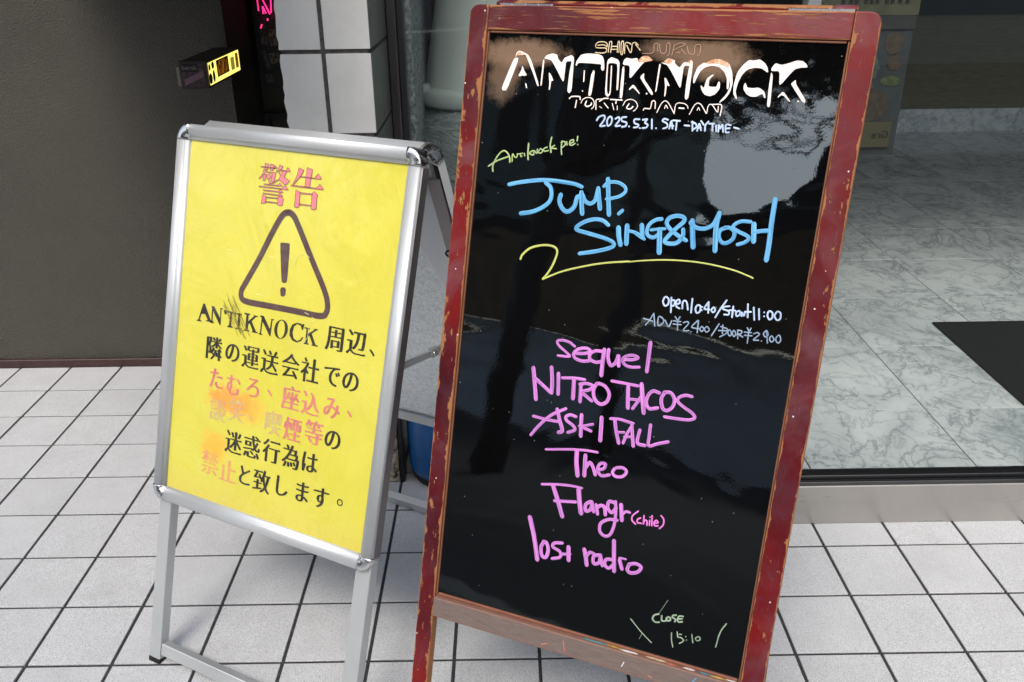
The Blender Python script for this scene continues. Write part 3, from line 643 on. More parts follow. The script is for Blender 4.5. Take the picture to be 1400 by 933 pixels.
LOGO = [
 [(51.6,982.5),(58.8,983.5),(58.0,975.5),(43.5,930.0),(36.2,929.6),(34.0,933.9),(45.2,966.4)],
 [(53.0,984.7),(54.7,991.2),(58.3,994.5),(66.6,992.8),(75.9,988.4),(82.5,979.4),(100.5,940.8),(97.5,939.2),(88.2,958.2),(74.1,983.3),(71.1,988.2),(58.6,992.5),(56.0,989.8),(54.9,984.8)],
 [(67.4,971.6),(71.5,963.2),(77.2,956.2),(72.5,954.6),(69.2,955.2),(62.9,953.4),(61.9,955.6),(65.9,962.9)],
 [(75.0,943.9),(78.0,941.9),(79.8,935.5),(77.9,935.4)],
 [(104.2,983.7),(108.3,989.5),(118.9,992.3),(126.7,990.2),(128.5,983.9),(135.5,977.9),(139.2,985.8),(145.8,988.8),(151.0,990.7),(155.2,987.7),(156.0,980.8),(157.7,935.8),(154.4,931.1),(150.1,934.0),(150.4,963.7),(151.9,977.1),(152.1,981.3),(143.0,980.3),(142.6,970.4),(142.5,949.9),(140.5,949.1),(124.4,972.5),(117.1,981.4),(107.5,983.2)],
 [(102.6,981.8),(105.2,981.9),(105.2,961.8),(104.8,941.0),(102.7,940.2),(102.4,958.8)],
 [(114.7,962.2),(118.9,959.5),(124.9,949.1),(120.9,949.6),(120.2,935.3),(118.0,933.8),(117.6,948.1)],
 [(159.5,975.3),(160.4,982.4),(163.7,986.7),(166.9,991.7),(177.3,994.1),(195.4,994.1),(203.4,990.9),(206.5,984.1),(208.7,970.4),(205.5,968.2),(202.8,971.5),(202.7,978.5),(186.8,979.2),(163.9,979.4),(161.4,974.3)],
 [(174.4,968.2),(176.4,967.6),(177.4,950.9),(175.6,949.4)],
 [(190.3,968.9),(193.2,967.6),(192.9,954.4),(192.0,931.9),(189.4,928.2),(186.5,930.2),(187.2,945.7),(187.5,961.1)],
 [(175.0,936.7),(176.8,937.0),(177.5,935.4),(175.9,934.6)],
 [(211.7,985.0),(217.8,990.1),(228.6,987.0),(232.4,982.4),(233.3,971.4),(235.3,941.1),(233.3,939.6),(232.2,942.3),(229.5,979.5),(221.9,981.3),(213.8,980.3),(214.6,966.5),(216.9,938.8),(219.1,933.3),(221.1,933.4),(221.7,939.0),(220.5,955.7),(218.6,977.7),(221.0,976.4),(223.6,939.1),(223.1,932.1),(219.7,928.9),(215.1,931.7),(214.0,938.6),(212.6,966.4)],
 [(237.7,979.2),(238.9,986.7),(242.9,990.0),(250.4,988.6),(260.4,990.3),(262.0,984.2),(272.8,984.6),(268.9,981.1),(253.6,959.3),(251.2,960.5),(249.6,978.3)],
 [(238.0,977.1),(241.1,975.9),(243.0,953.9),(243.6,929.0),(241.6,927.5),(239.0,930.2),(238.1,953.7)],
 [(274.3,968.4),(274.8,959.5),(291.9,939.8),(291.9,935.1),(287.9,937.6),(268.9,959.9),(269.1,963.4)],
 [(253.2,940.6),(252.8,943.4),(259.2,950.6),(271.2,937.4),(270.7,936.0),(267.4,938.6),(259.1,945.7)],
 [(280.9,937.9),(282.7,938.7),(283.7,936.7),(281.6,935.9)],
 [(298.0,984.3),(301.5,985.1),(311.7,982.8),(317.3,988.4),(319.9,989.8),(320.7,984.5),(328.6,978.1),(333.8,986.4),(338.6,987.2),(343.7,985.4),(344.3,991.0),(347.7,988.2),(348.8,979.0),(348.9,934.7),(345.9,931.1),(343.0,933.7),(342.3,955.9),(343.3,978.7),(344.3,981.4),(336.5,981.8),(334.9,978.4),(334.7,950.2),(332.8,948.7),(317.7,970.9),(309.1,981.4),(301.6,983.8)],
 [(296.1,982.9),(299.0,982.3),(298.1,963.3),(297.5,941.5),(295.5,940.0),(295.5,945.5)],
 [(307.1,963.0),(310.5,961.2),(317.8,950.0),(312.5,951.8),(312.7,935.5),(310.7,934.0),(310.1,948.9)],
 [(352.9,956.4),(352.2,965.8),(356.3,980.6),(365.0,987.6),(370.7,985.8),(378.8,986.8),(392.6,985.4),(402.8,981.2),(403.0,988.4),(409.8,974.9),(412.8,959.3),(410.8,945.9),(404.3,935.0),(396.9,929.2),(397.2,931.9),(405.8,943.0),(409.6,953.8),(407.6,966.9),(407.5,949.8),(405.0,950.3),(403.1,965.4),(398.4,974.4),(389.1,981.9),(377.9,983.5),(367.4,980.4),(360.2,972.8),(355.0,956.5)],
 [(365.0,954.3),(370.5,949.9),(372.6,964.0),(379.9,970.3),(383.3,970.5),(376.9,962.9),(376.9,953.6),(381.1,952.4),(389.3,952.8),(390.9,960.9),(393.8,959.7),(394.5,950.4),(389.5,942.2),(381.8,938.4),(373.3,940.0),(368.4,945.1),(365.6,950.3)],
 [(415.5,946.2),(414.5,956.7),(417.1,975.2),(423.5,986.0),(431.6,993.8),(439.6,993.4),(447.2,995.3),(454.5,991.1),(460.0,984.9),(462.5,977.2),(459.8,977.7),(451.9,982.6),(441.2,983.0),(431.1,979.8),(424.4,971.6),(420.6,961.0),(418.6,947.7),(422.6,937.3),(421.0,936.5),(416.7,942.3)],
 [(429.4,956.1),(431.3,961.5),(435.1,953.8),(443.1,953.5),(452.2,954.9),(460.9,949.8),(464.3,940.9),(462.4,940.1),(458.8,946.5),(450.3,941.4),(442.4,941.0),(435.2,944.6),(430.2,950.9)],
 [(466.3,978.0),(469.6,973.6),(471.1,951.7),(472.6,929.5),(470.5,926.8),(467.8,929.3),(466.4,956.6)],
 [(466.5,979.3),(466.1,983.8),(470.8,990.8),(479.6,988.5),(489.5,991.2),(500.3,995.7),(509.3,995.1),(515.1,990.9),(517.3,986.6),(505.8,985.5),(498.6,982.6),(482.8,960.0),(480.7,961.2),(478.4,979.8)],
 [(503.4,968.7),(504.4,962.3),(521.2,941.3),(521.4,936.2),(517.3,937.9),(498.2,960.8),(497.8,963.3)],
 [(481.7,941.1),(481.5,943.7),(488.1,951.5),(500.8,937.0),(498.8,936.9),(489.1,945.4),(485.2,945.2)],
 [(510.4,938.8),(511.9,939.8),(513.0,937.3),(510.8,936.9)],
]
LOGO_BROWN = [
 [(53.6,986.1),(58.5,993.0),(71.9,988.2)],
 [(261.2,986.5),(268.7,993.6),(277.3,993.9),(286.6,987.2),(272.8,984.6),(262.7,983.8)],
 [(302.1,985.8),(309.1,991.8),(318.5,989.8),(311.7,982.8)],
 [(338.6,986.8),(344.4,990.5),(344.0,985.4)],
 [(367.8,987.0),(377.9,992.7),(388.7,993.8),(402.7,988.4),(402.0,981.4),(392.6,985.6),(378.8,987.1),(370.7,986.1)],
]
KANJI = [
 [(233.4,765.3),(243.2,764.5),(240.6,753.2),(234.3,753.3)],
 [(247.4,765.6),(257.7,764.2),(254.7,753.3),(248.0,753.3)],
 [(223.4,758.7),(261.7,758.5),(261.9,757.3),(223.6,756.8)],
 [(257.6,758.1),(260.4,762.9),(265.1,758.9)],
 [(231.0,752.3),(238.5,753.7),(233.7,743.4),(222.0,733.4),(221.0,734.3),(229.3,744.3)],
 [(230.3,743.1),(238.8,744.0),(236.8,732.0),(231.7,731.5)],
 [(239.0,749.8),(254.3,750.0),(262.8,749.6),(261.1,735.8),(257.6,729.6),(249.4,726.8),(245.2,732.9),(253.0,732.4),(253.8,747.4),(240.1,748.0)],
 [(238.8,744.0),(248.1,744.9),(251.8,742.7),(249.2,735.9),(241.5,735.8)],
 [(270.1,765.8),(279.6,763.5),(275.4,757.3),(264.3,751.0),(263.3,752.2),(268.5,758.5)],
 [(272.1,756.3),(287.2,756.5),(291.1,762.7),(297.8,757.6),(296.5,754.9),(272.3,754.4)],
 [(278.2,755.0),(289.9,754.8),(283.8,743.3),(299.4,737.8),(292.1,730.0),(287.2,728.8),(272.8,737.0),(258.6,728.4),(256.7,729.5),(270.9,738.1),(274.4,744.3),(269.4,750.9),(271.8,751.8),(276.7,745.8)],
 [(235.0,725.5),(270.7,726.2),(275.2,731.0),(282.5,725.7),(270.9,724.5),(235.2,723.7)],
 [(222.7,720.0),(281.4,721.1),(289.0,727.7),(298.3,719.7),(279.9,719.4),(222.9,718.1)],
 [(234.6,713.7),(273.7,714.8),(278.2,719.4),(285.7,713.1),(274.0,712.7),(234.8,711.9)],
 [(234.5,707.5),(273.7,707.9),(278.3,711.7),(285.8,706.0),(273.1,705.9),(234.7,705.6)],
 [(233.2,703.4),(243.8,701.3),(242.8,688.0),(232.6,686.2)],
 [(273.4,703.3),(279.9,706.0),(288.9,700.5),(286.8,697.0),(286.9,689.2),(281.3,687.0),(273.9,688.3)],
 [(243.9,700.3),(273.7,701.4),(273.8,699.8),(244.1,699.0)],
 [(243.2,692.0),(273.4,692.6),(273.6,690.9),(243.4,690.1)],
 [(318.4,764.9),(331.1,761.4),(325.2,749.4),(308.6,731.1),(307.6,732.2),(314.9,746.5)],
 [(338.4,767.6),(351.7,764.7),(348.9,729.6),(337.4,730.3)],
 [(323.6,749.3),(358.6,749.0),(366.3,758.0),(374.8,750.0),(373.2,748.0),(323.8,747.4)],
 [(302.8,730.5),(365.8,730.8),(372.8,738.7),(382.7,730.0),(381.2,729.0),(303.1,728.3)],
 [(316.3,722.2),(327.5,718.3),(327.7,690.0),(322.2,688.1),(316.2,689.3)],
 [(355.9,719.5),(361.0,723.9),(371.5,717.4),(368.7,713.9),(370.0,691.8),(364.6,689.2),(357.3,689.6)],
 [(326.7,718.2),(356.8,719.0),(357.1,716.7),(326.9,716.3)],
 [(326.9,696.6),(357.1,697.0),(357.4,695.2),(327.2,694.5)],
]
EXCL = [
 [(289.9,613.1),(291.9,615.9),(311.6,617.3),(314.4,614.6),(316.1,541.6),(312.7,537.3),(305.5,536.8),(302.0,539.4)],
 [(300.7,523.3),(304.1,528.0),(312.1,528.3),(315.5,524.1),(314.9,512.3),(308.9,508.7),(303.1,510.3)],
]
SERIF = [
 [(99.1,460.2),(103.5,460.9),(123.3,428.6),(129.1,428.3),(129.4,425.0),(110.4,423.9),(110.1,426.6),(115.0,427.1),(107.1,438.6),(96.0,437.7),(92.4,424.2),(97.4,423.4),(97.7,421.0),(83.7,420.3),(83.9,422.7),(88.3,423.8)],
 [(121.9,458.7),(130.3,459.4),(148.9,437.5),(148.0,457.4),(144.4,458.5),(154.4,459.5),(154.7,456.9),(150.7,456.9),(151.7,422.9),(149.6,422.5),(128.2,449.0),(128.3,427.1),(132.5,425.5),(132.7,423.5),(122.1,422.6),(121.9,425.0),(125.3,426.6),(124.4,455.7)],
 [(156.9,456.6),(191.1,456.5),(191.6,447.3),(189.0,447.8),(186.7,453.1),(181.1,453.4),(181.0,426.4),(185.4,425.6),(185.3,422.9),(170.6,422.2),(170.7,424.9),(174.9,426.4),(175.1,453.0),(167.3,452.4),(163.5,447.7),(160.9,447.9)],
 [(192.8,456.1),(207.7,456.7),(207.6,454.0),(203.8,453.4),(203.8,426.2),(208.2,425.4),(208.0,423.0),(193.1,422.6),(193.2,425.0),(197.4,426.1),(197.5,452.6),(192.7,453.4)],
 [(213.7,460.4),(229.3,460.4),(229.2,457.8),(225.5,457.1),(225.6,444.3),(240.1,457.7),(237.0,459.5),(250.0,459.4),(249.8,457.4),(245.3,456.7),(234.7,446.0),(248.7,426.4),(253.0,425.9),(252.8,423.6),(237.3,423.4),(237.9,425.8),(239.9,426.2),(229.8,440.8),(226.4,437.2),(226.4,426.3),(230.3,425.7),(230.2,423.1),(216.2,422.8),(216.3,425.2),(219.6,426.1),(219.2,456.7),(213.5,457.7)],
 [(256.3,462.2),(265.4,462.1),(283.9,438.4),(285.7,458.2),(281.5,459.1),(292.4,460.4),(292.3,457.8),(288.7,457.1),(287.3,423.7),(284.8,423.9),(263.5,450.1),(262.2,425.6),(266.1,424.4),(265.9,422.4),(255.9,422.5),(256.1,424.5),(259.2,426.4),(260.1,457.9),(256.2,459.2)],
 [(312.0,462.8),(316.2,463.0),(320.2,462.0),(323.7,459.9),(326.6,456.8),(328.8,453.0),(329.9,448.5),(330.1,443.7),(329.3,438.9),(327.6,434.3),(324.9,430.2),(321.6,426.9),(317.7,424.4),(313.6,423.1),(309.3,422.9),(305.3,423.8),(301.7,425.9),(298.8,429.0),(296.6,432.9),(295.5,437.4),(295.3,442.2),(296.1,447.1),(297.9,451.7),(300.6,455.8),(304.0,459.1),(307.9,461.5),(312.0,462.8),(312.2,461.3),(309.9,460.3),(307.8,458.4),(306.0,455.6),(304.6,452.0),(303.7,447.9),(303.2,443.5),(303.4,439.1),(304.1,434.9),(305.3,431.1),(306.9,428.1),(308.9,425.9),(311.1,424.7),(313.4,424.6),(315.6,425.6),(317.7,427.6),(319.5,430.4),(320.9,434.0),(321.9,438.1),(322.3,442.5),(322.1,446.9),(321.5,451.1),(320.3,454.8),(318.6,457.8),(316.7,460.0),(314.5,461.1),(312.2,461.3)],
 [(370.2,463.6),(367.8,451.4),(365.0,451.5),(361.3,458.8),(351.9,461.0),(344.8,454.2),(342.4,441.0),(346.5,430.5),(356.2,426.8),(363.5,431.4),(367.9,437.7),(370.4,436.5),(365.9,428.7),(355.4,423.5),(343.1,425.7),(335.2,434.8),(334.8,447.6),(340.3,458.2),(350.4,463.2),(360.7,463.5),(364.9,461.7),(366.2,463.8)],
 [(370.8,458.3),(384.6,458.2),(384.4,456.0),(381.4,455.4),(381.3,446.5),(395.6,457.1),(392.6,459.1),(403.8,459.5),(403.7,457.3),(400.0,456.0),(390.1,448.1),(402.0,428.1),(408.4,427.1),(408.0,424.5),(392.0,424.6),(392.4,427.0),(394.3,427.3),(384.9,443.1),(381.7,440.2),(381.8,427.5),(385.4,426.6),(385.3,424.6),(372.7,424.2),(372.9,426.4),(376.3,427.4),(375.9,455.1),(370.7,456.0)],
]
T_BLACK = [('周',446.1,447.5),('辺',498.8,449.5),('、',536.3,437.6),('隣',139.4,370.1),('の',190.7,370.5),('運',240.8,369.9),('送',291.7,370.1),('会',345.8,373.3),('社',394.9,373.3),('で',449.3,372.9),('の',494.8,371.5),('の',467.9,245.9),('迷',214.7,178.4),('惑',265.2,181.4),('行',317.5,184.4),('為',368.9,185.3),('は',418.7,185.4),('と',253.6,114.5),('致',300.1,113.7),('し',354.8,117.1),('ま',407.8,118.7),('す',455.1,119.1),('。',502.3,122.8)]
T_PINK = [('た',152.3,307.0),('む',201.2,302.1),('ろ',253.8,307.7),('、',299.2,306.5),('座',353.9,307.6),('込',405.2,306.7),('み',457.7,309.3),('、',500.7,307.1),('煙',366.4,242.8),('等',419.9,249.5)]
T_FADE = [('談',163.6,239.8),('笑',215.3,249.9),('、',255.2,243.0),('喫',315.2,244.8)]
T_FAINT = [('禁',153.2,117.3),('止',206.4,112.0)]
SMEAR0 = (170.9, 477.6)
SMEAR1 = (216.0, 414.3)

class Plane:
    def __init__(s, d):
        s.O, s.U, s.V, s.N = (Vector(d[k]) for k in 'OUVN'); s.W, s.H = d['W'], d['H']
    def __call__(s, u, v, w=0): return s.O + s.U*u + s.V*v + s.N*w
PA, PR = Plane(ALU), Plane(RED)
def rear_of(P, vtop, gap, deg, lift=0.):
    h = Vector((-P.U[1], P.U[0], 0)).normalized(); q = Plane.__new__(Plane)
    top = P(0, vtop, 0) + h*gap + Vector((0, 0, lift)); D = h*math.sin(R(deg)) - Vector((0, 0, 1))*math.cos(R(deg))
    q.U = P.U; q.V = -D; q.N = -(P.U.cross(-D)).normalized()
    if q.N.dot(h) < 0: q.N = -q.N
    q.W, q.H = P.W, P.H; q.O = top + D*vtop      # v=vtop at the hinge
    return q

# ================================================================= SETTING
floor = link('tiled_floor', mesh([(-9,-1.34,-.0035),(9,-1.34,-.0035),(9,6,-.0035),(-9,6,-.0035)], [(0,1,2,3)]), GROUT); tag(floor, kind='structure')
base_tiles = []
for k in range(5):
    bm = bmesh.new(); g = .0041
    box_bm(bm, (g, g, -.009), (.2-g, .2-g, 0), bev=.0012, seg=2)
    rr = random.Random(k)
    for v in bm.verts:
        if v.co.z > -.004: v.co.z += rr.uniform(-.0002, .0002)
    me = bm_mesh(bm); me.materials.append(TILE); base_tiles.append(me)
def proj(p):
    d = Vector(p)-cam.matrix_world.translation; z = d.dot(fwd)
    return (.5+1206.3*d.dot(rt2)/z/1400, .5-1206.3*d.dot(up2)/z/933) if z > .05 else (9, 9)
far = bmesh.new(); nt_ = 0
for j in range(-6, 12):
    for i in range(-40, 42):
        vis = any(-.02 < proj((i*.2+a, j*.2+b, 0))[0] < 1.02 and -.02 < proj((i*.2+a, j*.2+b, 0))[1] < 1.02 for a in (0, .2) for b in (0, .2))
        if j*.2 >= .5 and i*.2 >= 1.8: vis = False
        if j*.2 > 1.62 and i < 1: continue
        if vis and nt_ < 290:
            o = link('tile', base_tiles[random.randrange(5)], None, floor, loc=(i*.2, j*.2, random.uniform(-.0003, .0002)))
            o.rotation_euler = (random.uniform(-.0012, .0012), random.uniform(-.0012, .0012), random.uniform(-.002, .002)); nt_ += 1
        else: box_bm(far, (i*.2+.0034, j*.2+.0034, -.009), (i*.2+.1966, j*.2+.1966, 0))
o = link('tile_field', bm_mesh(far), TILE, floor); tag(o, kind='stuff')

t = M('asphalt', rough=.85); nn = t.noise(200, 4, .7); t.set('Base Color', t.ramp(nn, [(.3, (.018,.018,.019)), (.7, (.045,.045,.047))])); t.bump(nn, .6, .004); ASPH = t.m
tag(link('road', mesh([(-60,-60,-.03),(60,-60,-.03),(60,-1.34,-.03),(-60,-1.34,-.03)], [(0,1,2,3)]), ASPH), kind='structure')
tag(box('kerb', (-9, -1.5, -.12), (9, -1.342, -.001), M('kerb_stone', lin(120,120,118), .8).m, bev=.008), kind='structure')

# dark recessed wall at the left
wl = empty('stucco_wall', (-2, 1.62, 0), 'dark grey-brown stucco wall behind the yellow sign with a maroon skirting', 'wall')
box('wall_face', (-9, 1.612, 0), (.187, 1.9, 3.0), STUCCO, wl)
box('skirting', (-9, 1.596, 0), (.189, 1.6118, .034), SKIRT, wl, bev=.002)
box('return_face', (-.2, 1.903, 0), (.185, 2.6, 3.0), PLASTER, wl)
pw = empty('passage_wall', (.6, 1.96, 0), 'dim back wall of the passage beside the white tiled pillar', 'wall')
box('wall_face', (.19, 1.98, 0), (1.0, 2.1, 3.0), PLASTER, pw)
box('door_trim', (.19, 1.955, 0), (.215, 1.978, .92), IDARK, pw); box('door_trim', (.217, 1.955, .895), (.8, 1.978, .92), IDARK, pw)
box('dark_opening', (.30, 1.965, 0), (.78, 1.979, .86), M('black_void', lin(8,8,8), .9).m, pw)
# notice panel with stickers, neon
sb = empty('sticker_board', (.33, 1.93, 1.2), 'black board plastered with band stickers in the dark passage', 'board')
box('panel', (.218, 1.90, 1.03), (.62, 1.95, 2.2), M('black_panel', lin(14,14,14), .5).m, sb)
STK = [(.232,.275,1.33,1.37,(70,50,36)),(.232,.262,1.22,1.30,(62,58,56)),(.272,.315,1.275,1.325,(92,56,46)),(.233,.258,1.18,1.215,(96,92,90)),(.262,.29,1.175,1.235,(120,104,88)),(.30,.335,1.185,1.235,(70,38,44)),(.30,.33,1.155,1.18,(104,98,84)),(.235,.25,1.09,1.16,(92,86,84)),(.255,.292,1.115,1.152,(120,104,82)),(.30,.34,1.05,1.10,(80,60,62)),(.236,.262,1.045,1.075,(86,80,74)),(.35,.38,1.10,1.16,(96,88,80))]
rs = random.Random(3)
for x0, x1, z0, z1, c in STK:
    t = M('sticker_print', lin(*c), .5); n = t.noise(90, 4, .8); t.set('Base Color', t.mix(t.ramp(n, [(.48, 0.), (.52, 1.)]), lin(*c), tuple(q*.12 for q in lin(*c))))
    a = rs.uniform(-.25, .25); cx, cz = (x0+x1)/2, (z0+z1)/2
    q = [(cx+(x-cx)*math.cos(a)-(z-cz)*math.sin(a), 1.8985-rs.random()*.0004, cz+(x-cx)*math.sin(a)+(z-cz)*math.cos(a)) for x, z in ((x0,z0),(x1,z0),(x1,z1),(x0,z1))]
    y = q[0][1]; link('sticker', mesh([(p[0], y, p[2]) for p in q], [(0,1,2,3)]), t.m, sb)
PINKE = M('neon_pink', (.8,.05,.3), .5, Emission_Color=(1.,.03,.25,1), Emission_Strength=.9).m
nn_ = empty('neon_sign', (.27, 1.86, 1.28), 'hot pink neon lettering glowing in the dark passage beside the pillar', 'neon sign')
for pts in ([(.246,1.302),(.246,1.345),(.262,1.348),(.286,1.29)], [(.262,1.318),(.262,1.292),(.272,1.294),(.262,1.318)], [(.295,1.345),(.291,1.295)], [(.246,1.242),(.252,1.256)], [(.250,1.362),(.286,1.368)], [(.274,1.268),(.276,1.276)]):
    tube('neon_tube', [(x, 1.86, z) for x, z in pts], .0028, PINKE, nn_, 6)
# small lightbox
lb = empty('lightbox_sign', (.2, 1.4, 1.16), 'small lit box sign with yellow glowing side fixed by the dark wall corner', 'sign')
def q8(nx0, nx1, fx0, fx1, y0, y1, z0, z1, zf0=None, zf1=None):
    zf0 = z0 if zf0 is None else zf0; zf1 = z1 if zf1 is None else zf1
    return [(nx0,y0,z0),(nx1,y0,z0),(fx1,y1,zf0),(fx0,y1,zf0),(nx0,y0,z1),(nx1,y0,z1),(fx1,y1,zf1),(fx0,y1,zf1)]
FB = [(3,2,1,0),(4,5,6,7),(0,1,5,4),(1,2,6,5),(2,3,7,6),(3,0,4,7)]
link('case', mesh(q8(.158,.239,.15,.232,1.2,1.585,1.126,1.206), FB), M('lightbox_case', lin(44,30,26), .5).m, lb)
GLOW = M('lit_panel', (.6,.55,.2), .5, Emission_Color=(*lin(236,222,110), 1), Emission_Strength=.95).m
def side(y, z, off=.0015):   # point on the lit side face
    f = (y-1.2)/.385; return (.239-.007*f+off, y, z)
def sidequad(name, y0, y1, z0, z1, mat, off): link(name, mesh([side(y0,z0,off),side(y1,z0,off),side(y1,z1,off),side(y0,z1,off)], [(0,1,2,3)]), mat, lb)
sidequad('lit_face', 1.215, 1.575, 1.133, 1.199, GLOW, .0015)
OR_ = M('orange_print', lin(120,70,14), .6, Emission_Color=(*lin(150,92,20), 1), Emission_Strength=.35); _n = OR_.ramp(OR_.noise(90, 3, .7, OR_.co(scale=(1, 1, .4))), [(.47, (0.,0.,0.)), (.53, lin(170,104,26))]); OR_.set('Emission Color', _n); OR_.set('Base Color', _n); OR_ = OR_.m
BK = M('matte_black_print', lin(10,9,8), .7).m
sidequad('print_panel', 1.30, 1.44, 1.146, 1.196, BK, .0021); sidequad('orange_lettering', 1.306, 1.434, 1.150, 1.192, OR_, .0027)
sidequad('print_panel', 1.525, 1.56, 1.145, 1.192, OR_, .0021); sidequad('olive_panel', 1.465, 1.51, 1.145, 1.185, M('olive_print', lin(120,112,40), .6, Emission_Color=(*lin(130,122,50), 1), Emission_Strength=.6).m, .0021)
for (cy, cz, ry, rz) in ((1.226,1.152,.017,.016),(1.262,1.155,.013,.018),(1.226,1.185,.010,.010),(1.262,1.187,.014,.011)):
    vs = [side(cy+ry*math.cos(a*.3927), cz+rz*math.sin(a*.3927), .0021) for a in range(16)]; link('round_emblem', mesh(vs, [tuple(range(16))]), BK, lb)
def nface(name, x0, x1, z0, z1, mat, off=.0015, sh=0):
    link(name, mesh([(x0,1.2-off,z0),(x1,1.2-off,z0+sh),(x1,1.2-off,z1+sh),(x0,1.2-off,z1)], [(0,1,2,3)]), mat, lb)
nface('dark_print', .163, .232, 1.132, 1.200, ink('collage_print', (40,28,30), (74,54,56), 70))
nface('name_plate', .164, .214, 1.176, 1.200, BK, .003); nface('mauve_strip', .170, .230, 1.136, 1.154, M('mauve_tape', lin(112,84,96), .6).m, .0045, .026)
nface('pale_strip', .148, .157, 1.135, 1.190, M('pale_tape', lin(120,116,104), .6).m, .001)

import numpy as np
def text_mesh(body, size, align='CENTER', res=2):
    cu = bpy.data.curves.new('t', 'FONT'); cu.body = body; cu.size = size; cu.align_x = align; cu.align_y = 'CENTER'; cu.resolution_u = res
    ob = bpy.data.objects.new('t', cu); COL.objects.link(ob); dg = bpy.context.evaluated_depsgraph_get(); dg.update()
    me = bpy.data.meshes.new_from_object(ob.evaluated_get(dg)); V = [(v.co.x, v.co.y, 0) for v in me.vertices]; me.calc_loop_triangles(); F = [tuple(p.vertices) for p in me.loop_triangles]
    COL.objects.unlink(ob); bpy.data.objects.remove(ob)
    return V, F
def brush_glyph(ch):
    """one character re-cut with thin level strokes, heavy upright strokes and small triangular ends, as row runs of quads"""
    V, F = text_mesh(ch, 1.0, res=4); G = 110; xs = [p[0] for p in V]; ys = [p[1] for p in V]
    cx, cy = (min(xs)+max(xs))/2, (min(ys)+max(ys))/2; E_ = 1.24; im = np.zeros((G, G), bool)
    gx = ((np.arange(G)+.5)/G-.5)*E_; X, Y = np.meshgrid(gx, gx)
    for f in F:
        (ax, ay, _), (bx, by, _), (qx, qy, _) = (V[i] for i in f)
        ax -= cx; bx -= cx; qx -= cx; ay -= cy; by -= cy; qy -= cy
        d1 = (bx-ax)*(Y-ay)-(by-ay)*(X-ax); d2 = (qx-bx)*(Y-by)-(qy-by)*(X-bx); d3 = (ax-qx)*(Y-qy)-(ay-qy)*(X-qx)
        im |= ((d1 >= 0) & (d2 >= 0) & (d3 >= 0)) | ((d1 <= 0) & (d2 <= 0) & (d3 <= 0))
    def sh(a, dy, dx):
        r = np.zeros_like(a); H = a.shape[0]
        r[max(dy,0):H+min(dy,0), max(dx,0):H+min(dx,0)] = a[max(-dy,0):H+min(-dy,0), max(-dx,0):H+min(-dx,0)]; return r
    kana = 0x3040 <= ord(ch) < 0x3100; punct = ch in '、。'
    base = im.copy()
    if punct: out = im
    else:
        er = im & sh(im, 1, 0) & sh(im, -1, 0)
        if not kana: er = er & (sh(im, 2, 0) | sh(im, -2, 0))
        out = er | sh(er, 0, 1) | sh(er, 0, -1) | sh(er, 0, -2) | sh(er, 0, -3) | sh(er, 0, 3)
        if not kana: out |= sh(er, 1, 0)
        if kana: out = out | sh(er, 1, 1) | sh(er, -1, -1) | sh(er, 0, 3)
        out |= sh(er, 0, 2)
        if not kana:
            L = 20; op = er.copy()
            for k in range(1, L): op &= sh(er, 0, -k)
            hz = op.copy()
            for k in range(1, L): hz |= sh(op, 0, k)
            tip = hz & ~sh(hz, 0, -1) & ~sh(hz, -1, 0)       # right-hand upper ends of level strokes
            for y, x in zip(*np.nonzero(tip)):
                if sh(im, 0, 0)[min(G-1, y+5):min(G, y+9), max(0, x-3):x+1].any(): continue
                for k in range(8):
                    h = k if k < 5 else 8-k
                    for j in range(h+1):
                        if y+j < G and 0 <= x-6+k < G: out[y+j, x-6+k] = True
    vs, fs = [], []; st = E_/G; op_ = {}
    for r in range(G+1):
        row = out[r] if r < G else np.zeros(G, bool); runs = set(); k = 0
        while k < G:
            if row[k]:
                k0 = k
                while k < G and row[k]: k += 1
                runs.add((k0, k))
            else: k += 1
        for q in [q for q in op_ if q not in runs]:
            r0 = op_.pop(q); b = len(vs); y0, y1 = r0*st-E_/2, r*st-E_/2; x0, x1 = q[0]*st-E_/2, q[1]*st-E_/2
            vs += [(x0,y0,0),(x1,y0,0),(x1,y1,0),(x0,y1,0)]; fs.append((b, b+1, b+2, b+3))
        for q in runs: op_.setdefault(q, r)
    return vs, fs, (cx, cy)
V, F = text_mesh('berak', .019)
link('lettering', mesh([(.189+x*1.05, 1.196, 1.188+y) for x, y, z in V], F), M('grey_lettering', lin(120,112,106), .6).m, lb)

# white tiled pillar
pl = empty('tiled_pillar', (.68, .78, 0), 'white tiled pillar with wide dark grout, upright behind the yellow sign', 'pillar')
box('core', (.572, .786, 0), (.790, 1.148, 3.0), WGROUT, pl)
zj = [1.275+.212*k for k in range(-6, 8)]
rs = random.Random(5)
for za, zb in zip(zj[:-1], zj[1:]):
    a, b = max(za+.0055, .004), zb-.0055
    if b < a: continue
    # left cut tile with a chipped outer edge
    N = 12; e = [(.566+rs.uniform(-.003, .003)+(.004 if rs.random() < .25 else 0), a+(b-a)*k/N) for k in range(N+1)]
    out = [(.6708, a), (.6708, b)] + e[::-1]
    vs = [(x, .780, z) for x, z in out]+[(x, .7875, z) for x, z in out]; n = len(out)
    fs = [tuple(range(n))] + [tuple(n+k for k in range(n))[::-1]] + [(k, n+k, n+(k+1) % n, (k+1) % n) for k in range(n)]
    link('wall_tile', mesh(vs, fs), WTILE, pl)
    box('wall_tile', (.6822, .780, a), (.797, .7875, b), WTILE, pl, bev=.0012)
    yj = (.7885, .965, .9675, 1.148)
    box('side_tile', (.7895, yj[0], a), (.7975, yj[1], b), GTILE, pl, bev=.0008); box('side_tile', (.7895, yj[2], a), (.7975, yj[3], b), GTILE, pl, bev=.0008)
